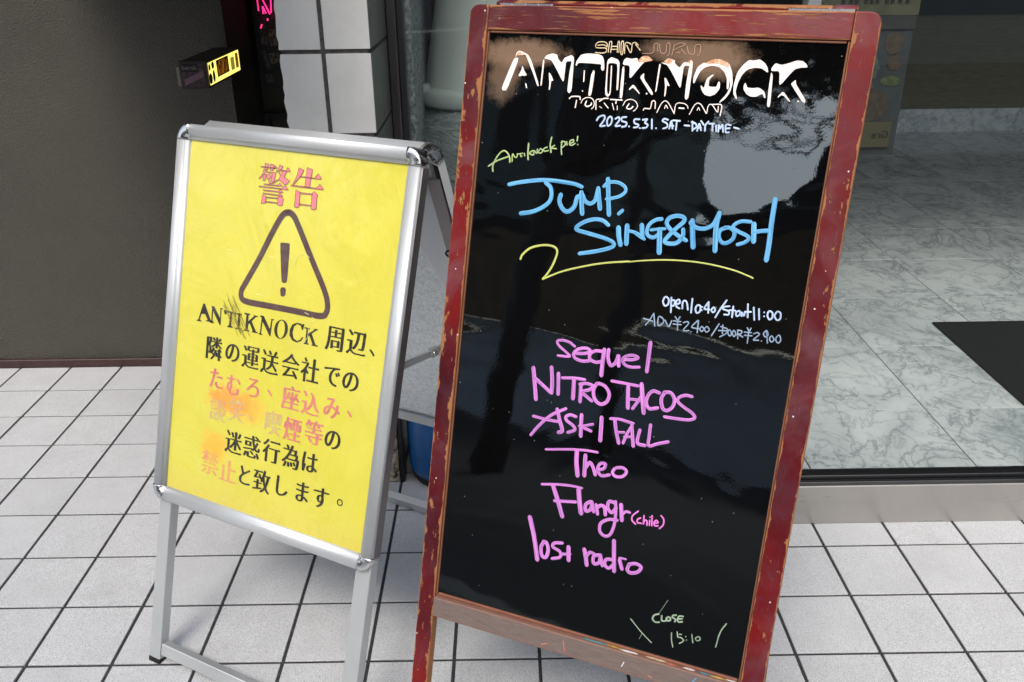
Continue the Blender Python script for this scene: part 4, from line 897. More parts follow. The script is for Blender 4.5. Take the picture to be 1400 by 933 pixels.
box('stone_base', (.60, .742, 0), (.795, .779, .26), PEB, pl, bev=.006); box('pillar_shade_box', (.7985, .745, 0), (.812, .80, .30), BLKPL, pl, bev=.002)  # black box stands in for deep shade on the pillar's side face

# shop front: recessed window at the left, forward window at the right
sf = empty('shop_window', (1.8, .8, 0), 'large plate glass shop window on a stainless plinth, marble floor behind it', 'shop window')
box('plinth', (1.80, .50, 0), (9, .575, .127), PLINTH, sf, bev=.002)
box('plinth', (.845, 1.15, 0), (1.80, 1.21, .12), PLINTH, sf); box('plinth', (1.80, .576, 0), (1.86, 1.21, .12), PLINTH, sf)
box('window_track', (1.80, .503, .1275), (9, .517, .139), FRAMEB, sf, bev=.001); box('window_track', (1.80, .519, .1275), (9, .556, .150), FRAMEB, sf, bev=.001)
box('window_track', (.845, 1.152, .1205), (1.80, 1.19, .150), FRAMEB, sf)
box('frame_post', (.7985, 1.12, 0), (.826, 1.20, 3.0), FRAME, sf, bev=.003); box('frame_post', (.827, 1.14, 0), (.846, 1.19, 3.0), FRAMEB, sf, bev=.001)
box('corner_mullion', (1.812, .512, .15), (1.842, .556, 3.0), POST, sf, bev=.002)
def pane(a, b, h0=.15, h1=3.0, th=.006):
    a, b = Vector((*a, 0)), Vector((*b, 0)); vs = [(a.x,a.y,h0),(b.x,b.y,h0),(b.x,b.y,h1),(a.x,a.y,h1)]
    link('glass_pane', mesh(vs, [(0,1,2,3)]), GLASS, sf)
pane((.846, 1.165), (1.81, 1.165)); pane((1.842, .535), (9, .535)); pane((1.826, .556), (1.826, 1.15))
# interior
FZ = .105
ifl = link('marble_floor', mesh([(.85,1.21,FZ-.004),(1.861,1.21,FZ-.004),(1.861,.576,FZ-.004),(9,.576,FZ-.004),(9,5.6,FZ-.004),(.85,5.6,FZ-.004)], [tuple(range(6))]), JOINT); tag(ifl, kind='structure')
rs = random.Random(11)
for j in range(-1, 11):
    for i in range(-4, 14):
        x0, x1, y0, y1 = 2.02+.49*i, 2.51+.49*i, .972+.49*j, 1.462+.49*j
        x0, x1, y0, y1 = max(x0, .851), min(x1, 8.9), max(y0, .577), min(y1, 5.44)
        if y1 <= 1.21: x0 = max(x0, 1.862)
        elif y0 < 1.21 and x0 < 1.862: y0 = 1.211 if x1 <= 1.87 else y0; x0 = x0 if x1 <= 1.87 else 1.862
        if x1-x0 < .03 or y1-y0 < .03: continue
        cx, cy = (x0+x1)/2, (y0+y1)/2; hx, hy = (x1-x0)/2-.0022, (y1-y0)/2-.0022
        bm = bmesh.new(); box_bm(bm, (-hx, -hy, -.01), (hx, hy, 0), bev=.0006)
        o = link('marble_slab', bm_mesh(bm), MARBLE, ifl, loc=(cx, cy, FZ)); 
mt = box('door_mat', (2.84, .68, FZ+.0005), (4.2, 1.67, FZ+.009), MATM, bev=.003); tag(mt, 'black ribbed door mat lying on the marble floor behind the glass', 'mat')
em = box('entrance_mat', (2.72, -1.15, .0005), (4.4, .35, .010), MATM, bev=.003); tag(em, 'black ribbed entrance mat lying on the white tiles outside the glass', 'mat')
iw = empty('interior_wall', (5, 5.45, 0), 'long olive beige wall at the back of the shop interior', 'wall')
box('wall_face', (.9, 5.45, FZ), (9, 5.6, .98), IWALL, iw); box('dark_room_panel', (.9, 5.40, .982), (9, 5.6, 3.0), IDARK, iw)  # dark upper part stands in for the unlit room above a half-height wall
box('marble_skirting', (.9, 5.425, FZ), (9, 5.449, .285), MARBLE, iw, bev=.002)
tag(box('end_wall', (8.95, .56, 0), (9.1, 5.6, 3.0), IDARK), 'dark end wall closing the shop interior at the right', 'wall')
tag(box('stone_wall', (.80, 1.215, 0), (.862, 5.4, 3.0), STONE), 'rough grey stone wall running back just inside the recessed window', 'wall')
tag(box('partition', (1.95, 2.6, FZ), (2.0, 5.39, 3.0), IDARK), 'dark partition standing inside the shop behind the planter', 'wall')
# wrapped round planter behind the recessed glass
ur = empty('planter_urn', (1.09, 1.66, FZ), 'big pale tapered pot with a flange, lower half wrapped in clear plastic behind glass', 'planter')
c0 = (1.09, 1.66, 0)
lathe('upper_body', [(.155,1.9),(.165,1.6),(.185,1.345),(.232,1.085),(.24,1.062)], c0, URN, ur, 56)
lathe('flange', [(.235,1.072),(.270,1.068),(.276,1.060),(.276,1.022),(.270,1.014),(.25,1.012)], c0, URN, ur, 56)
lathe('plastic_wrap', [(.252,1.014),(.268,.98),(.292,.92),(.30,.84),(.285,.74),(.29,.6),(.26,.4),(.22,.2),(.2,.11)], c0, WRAP, ur, 72, fn=lambda a, z: 1+.018*math.sin(7*a+9*z)+.012*math.sin(17*a-21*z))
box('bracket', (.845, 1.50, 1.055), (.885, 1.54, 1.085), URN, ur, bev=.003)
# reflection of a menu poster, built as a dull mirrored sheet inside the glass
mp = empty('menu_reflection', (2.15, .93, .9), 'menu poster with plates of food reflected in the glass, modelled as a mirrored sheet behind it', 'poster')
box('sheet', (1.98, .92, .962), (2.235, .924, 1.36), ink('poster_blue_grey', (44,49,50), (38,42,43), 12), mp)
box('header_strip', (1.98, .914, 1.335), (2.240, .919, 1.60), ink('poster_olive', (68,68,44), (58,58,38), 20), mp)
box('dark_strip', (1.98, .915, 1.300), (2.238, .919, 1.334), IDARK, mp)
for cx, cz, rx, rz, c in ((2.19,1.262,.026,.030,(66,54,36)),(2.20,1.215,.022,.022,(62,52,38)),(2.10,1.20,.06,.05,(72,77,77)),(2.15,1.10,.05,.045,(60,52,42)),(2.195,1.165,.028,.014,(70,76,48)),(2.12,1.15,.03,.02,(90,84,64))):
    vs = [(cx+rx*math.cos(a*.5236), .9185, cz+rz*math.sin(a*.5236)) for a in range(12)]; link('food_print', mesh(vs, [tuple(range(12))[::-1]]), ink('food_print', c, tuple(int(q*.7) for q in c), 60), mp)
box('name_tag', (2.09, .912, .985), (2.215, .916, 1.055), ink('tag_print', (62,60,40)), mp)
for ch, cx in (('G', 2.200), ('r', 2.184), ('e', 2.170)):
    V, F = text_mesh(ch, .030); link('mirrored_letter', mesh([(cx-x, .9105, 1.02+y) for x, y, z in V], F), BK, mp)
for k, x in enumerate((2.03,2.05,2.065,2.09,2.105,2.12,2.145,2.16,2.18,2.20)):
    box('mirrored_lettering', (x, .911, 1.366), (x+.009, .9135, 1.40), BK, mp)

# low unseen slab added to darken the passage wall, upper storey, buildings on the other side of the street
tag(box('unseen_shade_slab', (-.36, .10, 1.70), (.562, 8, 2.3), PLASTER), kind='structure'); tag(box('ceiling_beam', (.563, .79, 3.0), (.80, 8, 3.4), PLASTER), kind='structure'); tag(box('upper_floor', (.801, .50, 3.0), (9.2, 8, 3.4), PLASTER), kind='structure')
fb = empty('street_building', (-7, -10, 0), 'long building across the street with dark shopfronts and a pale upper storey', 'building')
BR_ = ink('brown_fascia', (120,96,66), (146,118,80), 2); GR_ = ink('grey_shutter', (240,240,244), (224,224,230), 3); DK_ = M('dark_facade', lin(30,31,30), .8).m; PG_ = ink('grey_green_panel', (120,132,130), (104,116,114), 2)
box('shutter', (-22, -9.5, 0), (8, -9.2, 1.5), GR_, fb); box('fascia', (-22, -9.3, 1.55), (8, -8.9, 3.0), BR_, fb)
box('dark_band', (-22, -9.45, 3.01), (8, -9.1, 3.3), DK_, fb); box('parapet', (-6.55, -9.6, 3.31), (8, -9.3, 3.42), PG_, fb); box('roof_duct', (-3.2, -9.7, 3.43), (-2.7, -9.35, 4.4), DK_, fb); box('roof_pipe', (-2.0, -9.6, 3.43), (-1.9, -9.5, 5.2), DK_, fb)
box('tower', (-22, -12, 3.31), (-6.6, -9.4, 7.5), PG_, fb)
for k in range(8): box('tower_window', (-21+1.9*k, -9.39, 4.3), (-19.9+1.9*k, -9.37, 5.6), DK_, fb)
# street tree whose crown and trunk show in the black board
tt = empty('street_tree', (-3.3, -4.6, 0), 'street tree with a dark leafy crown across from the signs', 'tree')
BARK = ink('bark', (44,38,32), (60,52,44), 20); LEAF = ink('leaf', (30,40,22), (46,60,30), 8)
tube('trunk', [(-3.3,-4.6,-.05), (-3.28,-4.6,1.2), (-3.2,-4.7,2.4), (-2.9,-4.9,3.6)], .14, BARK, tt, 12)
for a in ((-1.6,-5.0,4.2), (-3.6,-4.4,4.3), (-2.4,-6.0,4.4), (-.4,-5.6,4.0)): tube('limb', [(-3.2,-4.7,2.5), ((a[0]-3.2)/2,(a[1]-4.7)/2,3.4), a], .05, BARK, tt, 8)
rs = random.Random(9); vs, fs = [], []
for cx, cy, cz, r in ((-2.9,-4.9,4.6,1.5),(-1.4,-5.2,4.4,1.4),(-.1,-5.6,4.3,1.3),(-4.2,-4.6,4.5,1.2),(-2.2,-5.6,5.4,1.5),(1.0,-6.0,4.6,1.1),(-.6,-5.0,3.9,.9),(-1.9,-5.0,3.8,.9)):
    for k in range(1600):
        d = Vector((rs.gauss(0,1), rs.gauss(0,1), rs.gauss(0,1))).normalized()*r*rs.random()**.4; p = Vector((cx,cy,cz))+Vector((d.x, d.y, d.z*.75))
        a = Vector((rs.gauss(0,1), rs.gauss(0,1), rs.gauss(0,1))).normalized(); b = a.cross(Vector((rs.gauss(0,1), rs.gauss(0,1), 1))).normalized(); s = rs.uniform(.05, .11); n = len(vs)
        vs += [p-a*s, p-b*s*.5, p+a*s, p+b*s*.5]; fs.append((n, n+1, n+2, n+3))
tag(link('crown', mesh(vs, fs), LEAF, tt), kind='stuff')
up_ = empty('utility_pole', (-4.4, -7.4, 0), 'concrete utility pole with cables on the far side of the street', 'utility pole')
PC = M('pole_concrete', lin(96,94,90), .8).m; tube('pole', [(-4.4,-7.4,-.05), (-4.4,-7.4,4.2), (-4.4,-7.4,8.)], .13, PC, up_, 12); box('crossarm', (-5.1, -7.46, 4.9), (-3.6, -7.34, 5.0), PC, up_)
for dz, y1 in ((3.95, -6.9), (4.12, -7.7), (4.35, -7.2)):
    tube('cable', [(-4.4+k*1.2, -7.4+(y1+7.4)*k/8, dz-.35*math.sin(math.pi*k/10)+.02*k) for k in range(11)], .016, RUBBER, up_, 6)
tube('stay_cable', [(-4.4,-7.4,5.0), (-2.6,-7.6,3.7), (-1.0,-7.7,5.2)], .03, RUBBER, up_, 6)


# ================================================================= LETTERING HELPERS
def smooth(pts, n=7):
    if len(pts) < 3: return [Vector(p) for p in pts]
    P = [Vector(p) for p in pts]; closed = (P[0]-P[-1]).length < .5; out = []
    if closed: E_ = [P[-2]]+P+[P[1]]
    else: E_ = [P[0]*2-P[1]]+P+[P[-1]*2-P[-2]]
    for i in range(1, len(E_)-2):
        a, b, c, d = E_[i-1:i+3]
        for k in range(n):
            s = k/n; out.append(.5*((2*b)+(c-a)*s+(2*a-5*b+4*c-d)*s*s+(3*b-a-3*c+d)*s**3))
    out.append(E_[-2]); return out
def ribbon(vs, fs, uvs, P, wd, pts, z, jit=0, rnd=None):
    pts = smooth(pts); h = wd/2000.; p2 = [Vector((p[0]/1000, p[1]/1000)) for p in pts]
    n = len(p2); b = len(vs); L = 0; rnd = rnd or random; off = rnd.random()*9
    # rounded start cap, body, rounded end cap
    T = [(p2[min(i+1, n-1)]-p2[max(i-1, 0)]) for i in range(n)]
    T = [x.normalized() if x.length > 1e-7 else Vector((0, 1)) for x in T]
    row = [(p2[0]-T[0]*h*.86, T[0], .5)] + [(p2[i], T[i], 1.) for i in range(n)] + [(p2[-1]+T[-1]*h*.86, T[-1], .5)]
    prev = None
    for q, t_, k in row:
        if prev is not None: L += (q-prev).length
        prev = q; nrm = Vector((-t_.y, t_.x))
        for s in (-1, -.5, .5, 1):
            a = q+nrm*h*k*s; zz = z + (.00025 if abs(s) < .9 else 0)
            vs.append(P(a.x, a.y, zz)); uvs.append(((s+1)/2*.02*1.+off, L+off))
    for i in range(len(row)-1):
        for k in range(3): fs.append((b+i*4+k, b+i*4+k+1, b+i*4+5+k, b+i*4+4+k))
def writing(name, P, data, mat, parent, z=.0007, label=None, grow=1.):
    vs, fs, uvs = [], [], []; rnd = random.Random(len(data)+int(data[0][0]*10))
    for k, (wd, pts) in enumerate(data): ribbon(vs, fs, uvs, P, wd*grow, pts, z+.00004*(k % 9), 0, rnd)
    o = link(name, mesh(vs, fs, False, uvs), mat, parent)
    if label: o['label'] = label
    return o
def polys(name, P, data, mat, parent, z=.0006, label=None, cut=True):
    vs, fs = [], []
    for q in data:
        q = [Vector((x/1000, y/1000)) for x, y in q]
        if cut and len(q) > 5:
            r = []
            for i in range(len(q)):
                a, b = q[i], q[(i+1) % len(q)]; r += [a.lerp(b, .16), a.lerp(b, .84)]
            q = r
        b0 = len(vs); vs += [P(p.x, p.y, z) for p in q]
        for tr in tessellate_polygon([[Vector((p.x, p.y, 0)) for p in q]]): fs.append(tuple(b0+i for i in tr))
    o = link(name, mesh(vs, fs), mat, parent)
    if label: o['label'] = label
    return o

# ================================================================= ALUMINIUM A-SIGN
foot = PA(.3, -.4118, 0)
al = empty('aluminium_sandwich_board', (foot.x, foot.y, 0), 'silver snap-frame sandwich board holding a yellow Japanese warning poster', 'sign board')
W_, H_ = PA.W, PA.H; FR = .032
PROF = [(.0, -.020), (.0, .003), (.0012, .0056), (.0034, .0070), (.010, .0080), (.0205, .0072), (.0232, .0056), (.0238, .0030), (.0295, .0022), (.032, -.0015), (.032, -.006)]
def rail(name, P, a, b, inn, mat, parent, flip=1):
    # straight snap rail from a to b (2d), inn = inward 2d direction
    a, b, inn = Vector(a), Vector(b), Vector(inn); vs, fs, uvs = [], [], []; n = len(PROF)
    for e, L in ((a, 0), (b, (b-a).length)):
        for k, (d, h) in enumerate(PROF): q = e+inn*d; vs.append(P(q.x, q.y, h*flip)); uvs.append((k*.1, L))
    for k in range(n-1): fs.append((k, k+1, n+k+1, n+k))
    fs += [tuple(range(n))[::-1], tuple(range(n, 2*n))]
    me = mesh(vs, fs, False, uvs); o = link(name, me, mat, parent)
    me.polygons.foreach_set('use_smooth', [True]*(n-1)+[False, False]); return o
def corner(name, P, c, a0, parent, flip=1, rr=FR, h=.0015):
    vs, fs = [], []; n = len(PROF); K = 10
    for i in range(K+1):
        an = a0+math.pi/2*i/K
        for d, z in PROF: r = rr-d; vs.append(P(c[0]+math.cos(an)*(r+.0006), c[1]+math.sin(an)*(r+.0006), (z+h)*flip))
    for i in range(K):
        for k in range(n-1): fs.append((i*n+k, i*n+k+1, (i+1)*n+k+1, (i+1)*n+k))
    fs += [tuple(range(n))[::-1], tuple(K*n+k for k in range(n))]
    return link(name, mesh(vs, fs, True), CHROME, parent)
def snapframe(P, parent, flip=1, mats=(ALUM,)):
    m_ = mats[0]; g = .001
    rail('rail', P, (FR+g, H_), (W_-FR-g, H_), (0, -1), m_, parent, flip); rail('rail', P, (FR+g, 0), (W_-FR-g, 0), (0, 1), m_, parent, flip)
    rail('rail', P, (0, FR+g), (0, H_-FR-g), (1, 0), m_, parent, flip); rail('rail', P, (W_, FR+g), (W_, H_-FR-g), (-1, 0), m_, parent, flip)
    corner('corner_cap', P, (FR, H_-FR), math.pi/2, parent, flip); corner('corner_cap', P, (W_-FR, H_-FR), 0, parent, flip)
    corner('corner_cap', P, (FR, FR), math.pi, parent, flip); corner('corner_cap', P, (W_-FR, FR), 1.5*math.pi, parent, flip)
def pbox(name, P, a, b, mat, parent, bev=0, seg=1, uvax=1, label=None):
    def uvf(co):
        ax = 1-uvax; return ((co[ax]-a[ax])/max(1e-6, b[ax]-a[ax]), co[uvax])
    o = box(name, a, b, mat, parent, bev, seg, T=lambda u, v, w: P(u, v, w), uvf=uvf)
    if label: o['label'] = label
    return o
snapframe(PA, al)
# print sheet with UV in metres, gently bowed
NX, NY = 24, 34; vs, uvs, fs = [], [], []
for j in range(NY+1):
    for i in range(NX+1):
        u = .026+(W_-.052)*i/NX; v = .026+(H_-.052)*j/NY
        vs.append(PA(u, v, -.0042+.0003*math.sin(9*u+3*v)*math.sin(11*v))); uvs.append((u, v))
for j in range(NY):
    for i in range(NX): q = j*(NX+1)+i; fs.append((q, q+1, q+NX+2, q+NX+1))
pst = link('poster', mesh(vs, fs, True, uvs), POSTER, al); pst['label'] = 'yellow warning poster with orange burn marks'
pbox('backing_panel', PA, (.02, .02, -.018), (W_-.02, H_-.02, -.008), GALV, al)
legt = -.4118
for u0, u1 in ((.013, .047), (W_-.042, W_-.006)): 
    pbox('leg', PA, (u0, legt+.012, -.030), (u1, .03, -.0045), ALEG, al, bev=.0015); pbox('foot_cap', PA, (u0-.0006, legt, -.031), (u1+.0006, legt+.014, -.0035), RUBBER, al, bev=.002)
pbox('crossbar', PA, (.0475, -.388, -.0275), (W_-.0425, -.358, -.007), ALEG, al, bev=.0015, uvax=0)
pbox('side_channel', PA, (W_-.0002, .03, -.0215), (W_+.0012, H_-.035, -.001), DARKAL, al)  # thin side skin, the stile's brown reflection is put into its colour
# print on the poster
ZP = -.0036
writing('warning_triangle', PA, TRI, INK_TRI, al, ZP); polys('exclamation_mark', PA, EXCL, INK_TRI, al, ZP)
polys('heading', PA, KANJI, INK_HEAD, al, ZP+.0001, 'two large pink Japanese heading characters outlined in brown', cut=False)
writing('heading_outline', PA, [(.85, q+[q[0], ]) for q in KANJI], INK_LINE, al, ZP+.00035) if False else None
vs, fs = [], []
for q in KANJI:
    n = len(q)
    for i in range(n):
        a, b = Vector((q[i][0], q[i][1]))/1000, Vector((q[(i+1) % n][0], q[(i+1) % n][1]))/1000; d = (b-a)
        if d.length < 1e-6: continue
        d.normalize(); nn = Vector((-d.y, d.x))*.00042; b0 = len(vs); d *= .0003
        vs += [PA(*(a-d-nn), ZP+.0003), PA(*(b+d-nn), ZP+.0003), PA(*(b+d+nn), ZP+.0003), PA(*(a-d+nn), ZP+.0003)]; fs.append((b0, b0+1, b0+2, b0+3))
link('heading_outline', mesh(vs, fs), INK_LINE, al)
polys('lettering', PA, SERIF, INK_BLACK, al, ZP, 'ANTIKNOCK in black serif capitals', cut=False)
CACHE = {}
def chars(name, data, mat, size, label=None, z=ZP):
    vs, fs = [], []
    for ch, u, v in data:
        if ch not in CACHE: CACHE[ch] = brush_glyph(ch)
        V, F, _c = CACHE[ch]; b = len(vs)
        kana = ord(ch) < 0x3100 and ch not in '、。'; k = size*(.96 if kana else 1.03)
        cx = cy = 0
        vs += [PA(u/1000+p[0]*k*.97, v/1000+p[1]*k*(1.12 if ch not in '、。' else 1), z) for p in V]; fs += [tuple(i+b for i in f) for f in F]
    o = link(name, mesh(vs, fs), mat, al)
    if label: o['label'] = label
    return o
chars('lettering', T_BLACK, INK_BLACK, .0475, 'black Japanese text lines of the warning')
chars('lettering', T_PINK, INK_PINK, .0475, 'faded red Japanese words in the warning')
for q in T_FADE: chars('character', [q], INK_FADE, .0475, 'washed out character over the orange burn')
for q in T_FAINT: chars('character', [q], INK_FAINT, .050, 'faint orange character')
for q in SCRATCH: writing('scratch_mark', PA, [q], WHITEMARK, al, ZP+.0006)
rs = random.Random(4); sm_ = []
for k in range(34):
    o = rs.gauss(0, 1); x0, y0 = SMEAR0; x1, y1 = SMEAR1; f0, f1 = sorted((rs.uniform(-.25, .9), rs.uniform(.0, 1.15))); wd = 13*(1-.55*max(f0, 0))
    sm_.append((rs.uniform(.5, 1.5), [(x0+(x1-x0)*f+o*wd*.8+rs.uniform(-1, 1), y0+(y1-y0)*f+o*wd*.25+rs.uniform(-1, 1)) for f in (f0, (f0+f1)/2, f1)]))
writing('dark_smear', PA, sm_, SMEAR, al, ZP+.0009)
cv = [PA(u, v, -.0024) for u, v in ((.028,.028),(W_-.028,.028),(W_-.028,H_-.028),(.028,H_-.028))]
link('clear_cover', mesh(cv, [(0,1,2,3)], uvs=[(0,0),(.6,0),(.6,.8),(0,.8)]), COVER, al)
# rear leaf
PB = rear_of(PA, H_, .047, 20.5, -.003)
class Flip:   # local frame of the rear leaf, w measured outward at the back
    pass
snapframe(PB, al, 1)
pbox('backing_panel', PB, (.02, .02, -.018), (W_-.02, H_-.02, -.008), GALV, al, label='mottled galvanised panel of the rear leaf')
vs = [PB(u, v, -.0185) for u, v in ((.30, H_-.02), (W_-.02, H_-.02), (W_-.02, .33), (.50, .60), (.42, .72))]
link('smooth_patch', mesh(vs, [tuple(range(5))]), PATCH, al)  # smooth grey polygon laid over part of the mottled panel
pbox('bottom_channel', PB, (.02, -.004, -.026), (W_-.02, .028, -.0185), ALEG, al, bev=.001, uvax=0)
pbox('side_channel', PB, (W_-.03, .02, -.026), (W_-.002, H_-.06, -.0205), DARKAL, al, bev=.001)
lt = -(PB.O.z)/PB.V.z
for u0, u1 in ((.013, .047), (W_-.042, W_-.006)):
    pbox('leg', PB, (u0, lt+.012, -.030), (u1, .03, -.0045), ALEG, al, bev=.0015); pbox('foot_cap', PB, (u0-.0006, lt, -.031), (u1+.0006, lt+.014, -.0035), RUBBER, al, bev=.002)
pbox('crossbar', PB, (.0475, lt+.010, -.030), (W_-.0425, lt+.045, -.008), ALEG, al, bev=.0015, uvax=0)
for u in (.045, W_-.075):
    vs = [PA(u, H_-.022, -.022), PA(u+.03, H_-.022, -.022), PB(u+.03, H_-.022, -.022), PB(u, H_-.022, -.022)]
    vs += [Vector(p)+Vector((0, 0, .012)) for p in vs]
    link('hinge_block', mesh(vs, FB), BLKPL, al)
u = W_-.05
vs = [PA(u, H_-.03, -.022), PB(u, H_-.03, -.022), PB(u, H_-.115, -.024), PA(u, H_-.09, -.024)]
vs += [Vector(p)+PA.U*.002 for p in vs]; link('hinge_plate', mesh(vs, [(0,1,2,3),(7,6,5,4),(0,4,5,1),(1,5,6,2),(2,6,7,3),(3,7,4,0)]), ALUM, al)
tube('rivet', [PA(u+.002, H_-.075, -.034), PA(u+.006, H_-.075, -.034)], .004, CHROME, al, 12)
a_, b_ = PA(W_-.012, .415, -.022), PB(W_-.012, .40, -.020); mid = a_.lerp(b_, .42)+Vector((0, 0, -.010))
def bar(name, p, q, wz, wx, mat, parent):
    d = (q-p).normalized(); s = PA.U*wx/2; t_ = d.cross(PA.U).normalized()*wz/2
    vs = [p-s-t_, p+s-t_, q+s-t_, q-s-t_, p-s+t_, p+s+t_, q+s+t_, q-s+t_]
    me = mesh(vs, FB, uvs=[(0,0),(1,0),(1,.3),(0,.3)]*2); link(name, me, mat, parent)
bar('stay_arm', a_, mid, .012, .006, ALEG, al); bar('stay_arm', mid, b_, .012, .006, ALEG, al); bar('stay_joint', mid-(mid-a_).normalized()*.01, mid+(b_-mid).normalized()*.014, .018, .009, ALEG, al)
tube('rivet', [mid-PA.U*.002, mid+PA.U*.007], .0045, CHROME, al, 10)

# ================================================================= RED CHALKBOARD
f2 = PR(.285, -.41198, 0)
rb = empty('red_marker_board', (f2.x, f2.y, 0), 'tall chipped red wooden A-board with glossy black panel of coloured marker writing', 'sign board')
RL, RRr, RT, RBt = -.034, .607, 1.065, -.040; WT0, WT1 = -.016, .0075; gl = -.41198; w = .57; h = PR.H
def stile(P, u0, u1, v0, v1, mat):
    bm = bmesh.new(); box_bm(bm, (u0, v0, WT0), (u1, v1, WT1))
    out = u0 if u0 < 0 or (u0 < .3) else u1; out = u0 if abs(u0-.285) > abs(u1-.285) else u1
    es = [e for e in bm.edges if all(abs(x.co.x-out) < 1e-5 and abs(x.co.y-v1) < 1e-5 for x in e.verts)]
    if es: bmesh.ops.bevel(bm, geom=es, offset=.016, segments=5, affect='EDGES', profile=.5)
    bmesh.ops.bevel(bm, geom=[e for e in bm.edges if e.calc_face_angle(0) > 1.2], offset=.0022, segments=2, affect='EDGES', profile=.5)
    a = (u0, v0); 
    return link('stile', bm_mesh(bm, T=lambda u, v, w_: P(u, v, w_), uvf=lambda co: ((co[0]-u0)/(u1-u0), co[1]+u0*7)), mat, rb)
s1 = stile(PR, RL, -.0005, gl, RT, RED_LEFT); s2 = stile(PR, w+.0005, RRr, gl, RT, RED_RIGHT)
s1['label'] = 'left stile, heavily chipped to bare wood'; s2['label'] = 'right stile, mostly intact red paint with flecks'
def hrail(P, v0, v1, mat, label=None, uvo=0, name='rail', W0=WT0, W1=WT1-.0006, ins=0):
    bm = bmesh.new(); box_bm(bm, (ins, v0, W0), (w-ins, v1, W1), bev=.0022, seg=2)
    o = link(name, bm_mesh(bm, T=lambda u, v, w_: P(u, v, w_), uvf=lambda co: ((co[1]-v0)/(v1-v0), co[0]+uvo)), mat, rb)
    if label: o['label'] = label
    return o
hrail(PR, h+.0005, RT-.0005, RED_TOP, 'top rail with worn horizontal scratches', 3.3); hrail(PR, RBt, -.0005, LEDGE, 'faded bottom ledge stained with marker ink', 1.1, W1=.013)
# thin bare beads round the panel
for a, b in (((.0002, .0002), (.0030, h-.0002)), ((w-.0030, .0002), (w-.0002, h-.0002)), ((.0045, h-.0036), (w-.0045, h-.0002)), ((.0045, .0002), (w-.0045, .005))):
    pbox('bead', PR, (*a, -.002), (*b, .0035), ARRIS, rb, bev=.001)
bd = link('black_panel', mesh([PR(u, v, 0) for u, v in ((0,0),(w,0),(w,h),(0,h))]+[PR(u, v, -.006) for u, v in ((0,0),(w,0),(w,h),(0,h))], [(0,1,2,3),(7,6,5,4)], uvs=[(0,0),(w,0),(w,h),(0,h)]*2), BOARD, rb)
# rear leaf
PQ = rear_of(PR, RT, .036, 5, .006)
PQ_l = -(PQ.O.z)/PQ.V.z
for u0, u1 in ((RL+.034, .033), (w-.033, RRr-.036)):
    pbox('rear_stile', PQ, (u0, PQ_l, WT0), (u1, RT, WT1), REDWOOD, rb, bev=.003, seg=2)
hrail(PQ, h, RT-.001, REDWOOD, None, 5, 'rear_rail', ins=.0335); hrail(PQ, RBt, 0, REDWOOD, None, 6, 'rear_rail', ins=.0335); pbox('rear_panel', PQ, (.034, .001, -.004), (w-.034, h-.001, .002), M('rear_board', lin(24,22,22), .5).m, rb)
HG = M('bright_hinge', (.8,.79,.8), .22, 1.).m
for u0 in (.012, .475):
    for k in range(4):
        bm = bmesh.new(); pbox('hinge_knuckle', PR, (u0+k*.0235, RT+.0003, -.0215), (u0+k*.0235+.0225, RT+.0055, -.0085), HG, rb, bev=.001)
# writing
writing('marker_writing', PR, JUMP_SING_MOSH, MK_BLUE, rb, .0007, 'big blue words JUMP. SING&MOSH'); writing('marker_swash', PR, SWASH, MK_YEL, rb, .0012, 'yellow swash underline')
writing('marker_writing', PR, PIE, MK_GRN, rb, label='small slanting green words Antiknock pre!'); writing('marker_writing', PR, DATE, MK_LBL, rb, label='pale blue date line 2025.5.31. SAT -DAYTIME-')
writing('marker_writing', PR, OPEN, MK_LBL, rb, label='pale open10:40/start11:00'); writing('marker_writing', PR, ADV, MK_DIM, rb, label='dim ADV 2.400/DOOR 2.900 prices')
for d, l in ((SEQUEL, 'pink Sequel'), (NITRO, 'pink NITRO TACOS'), (ASK, 'pink ASK I FALL'), (THEO, 'pink Theo'), (FLANGR, 'pink Flangr'), (LOST, 'pink lost radio')): writing('marker_writing', PR, d, MK_PINK, rb, label=l)
writing('marker_writing', PR, CHILE, MK_HOT, rb, label='small bright pink (chile)'); writing('marker_writing', PR, CLOSE, MK_GREY, rb, label='thin pale CLOSE 15:10')
polys('printed_logo', PR, LOGO, LOGOW, rb, .0006, 'cream drop-shadow logo ANTIKNOCK'); [polys('logo_patch', PR, [q], LOGOB, rb, .0008) for q in LOGO_BROWN]
writing('printed_line', PR, TOKYO, LOGOW, rb, label='small cream line TOKYO JAPAN'); writing('printed_line', PR, SHIN, LOGOC, rb, label='thin cream outline SHIN'); writing('printed_line', PR, JUKU, LOGOP, rb, label='thin pink outline JUKU')
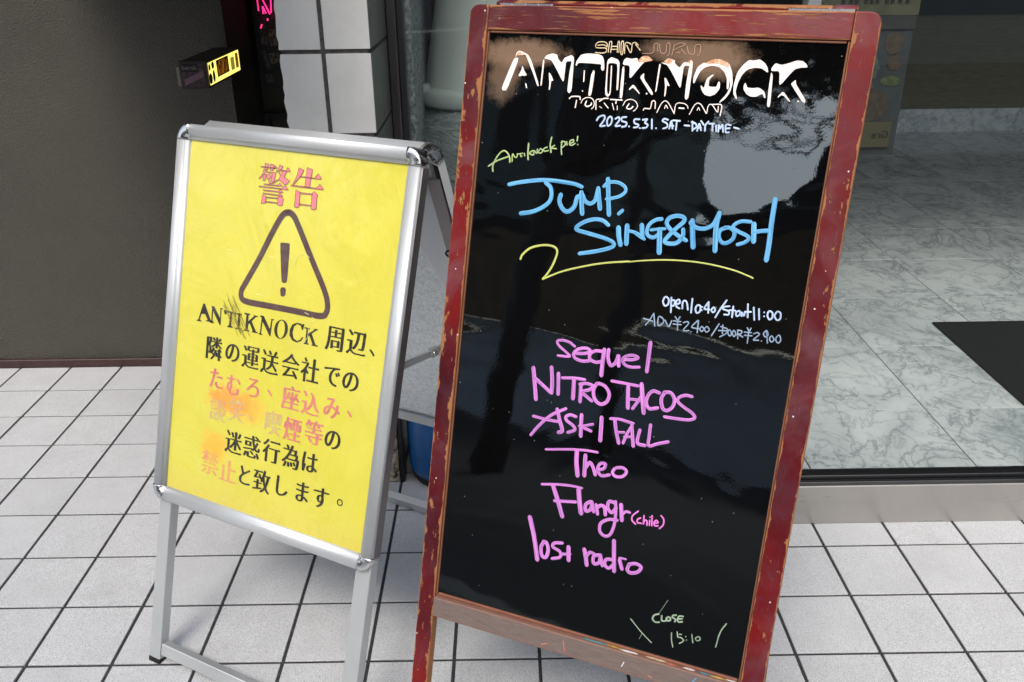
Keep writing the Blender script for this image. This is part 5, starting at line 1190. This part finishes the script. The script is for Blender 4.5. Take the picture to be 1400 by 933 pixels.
# ink stains on the ledge
for cu, cw, sx, c in ((.318,.010,.030,(96,158,164)),(.352,.009,.018,(196,160,72)),(.378,.0105,.022,(232,230,226)),(.43,.0095,.020,(214,196,160)),(.455,.0115,.010,(206,120,96)),(.485,.010,.012,(230,226,220)),(.512,.0098,.012,(90,150,170)),(.535,.011,.014,(206,172,96)),(.556,.009,.010,(228,224,216))):
    rs = random.Random(int(cu*1000)); q = [(cu+sx*math.cos(a*.628)*rs.uniform(.8, 1.1), cw-.004+.0035*math.sin(a*.628)*rs.uniform(.7, 1.1)) for a in range(10)]
    link('ink_stain', mesh([PR(a, .00035, min(b, .0122)) for a, b in q], [tuple(range(10))]), ink('ink_stain', c, tuple(int(x*.8) for x in c), 120), rb)
for a, b, c in (((.262,-.012),(.267,-.031),(216,110,104)), ((.233,-.026),(.222,-.031),(216,120,104)), ((.375,-.018),(.372,-.027),(236,236,232)), ((.50,-.008),(.493,-.020),(80,170,214)), ((.42,-.030),(.426,-.031),(214,116,110))):
    writing('ink_stroke', PR, [(1.6, [(a[0]*1000, a[1]*1000), (b[0]*1000, b[1]*1000)])], ink('stroke_ink', c), rb, .0132)
# chain hook hanging between the two boards
hk = PB(W_-.005, .615, .0); 
h_ = empty('metal_hook', tuple(hk), 'small black metal hook hanging between the two sign boards', 'hook')
HKM = M('blackened_metal', lin(30,28,28), .3, .6).m
c = PB(W_-.014, .60, -.036)
tube('ring', [c+PA.U*.011*math.cos(a*.5236)+Vector((0, 0, .005))*math.sin(a*.5236)+Vector((.0, .004, 0))*math.sin(a*.5236) for a in range(12)], .0022, HKM, h_, 8, True)
tube('hook', [c+PA.U*.004+Vector((0, 0, -.004)), c+PA.U*.002+Vector((0, 0, -.016)), c+PA.U*.007+Vector((0, 0, -.026)), c+PA.U*.016+Vector((0, 0, -.028))], .0022, HKM, h_, 8)

# ================================================================= GAS CYLINDER
gc = empty('gas_cylinder', (.94, .80, 0), 'blue gas cylinder standing in the corner between the signs and pillar', 'gas cylinder')
C0 = (.94, .80, 0)
lathe('body', [(.0,.004),(.085,.004),(.098,.012),(.102,.03),(.112,.035),(.117,.06),(.118,.19),(.112,.225),(.095,.25),(.06,.262),(.0,.266)], C0, BLUE, gc, 48)
cb = []
lathe('collar', [(.078,.245),(.082,.25),(.084,.30),(.084,.33),(.080,.334),(.076,.33),(.076,.25)], C0, BLUE, gc, 40)
lathe('foot_ring', [(.098,.0),(.101,.002),(.101,.022),(.094,.024)], C0, RUBBER, gc, 40)
lathe('valve', [(.0,.266),(.016,.266),(.016,.29),(.022,.292),(.022,.308),(.0,.31)], C0, HG, gc, 16)
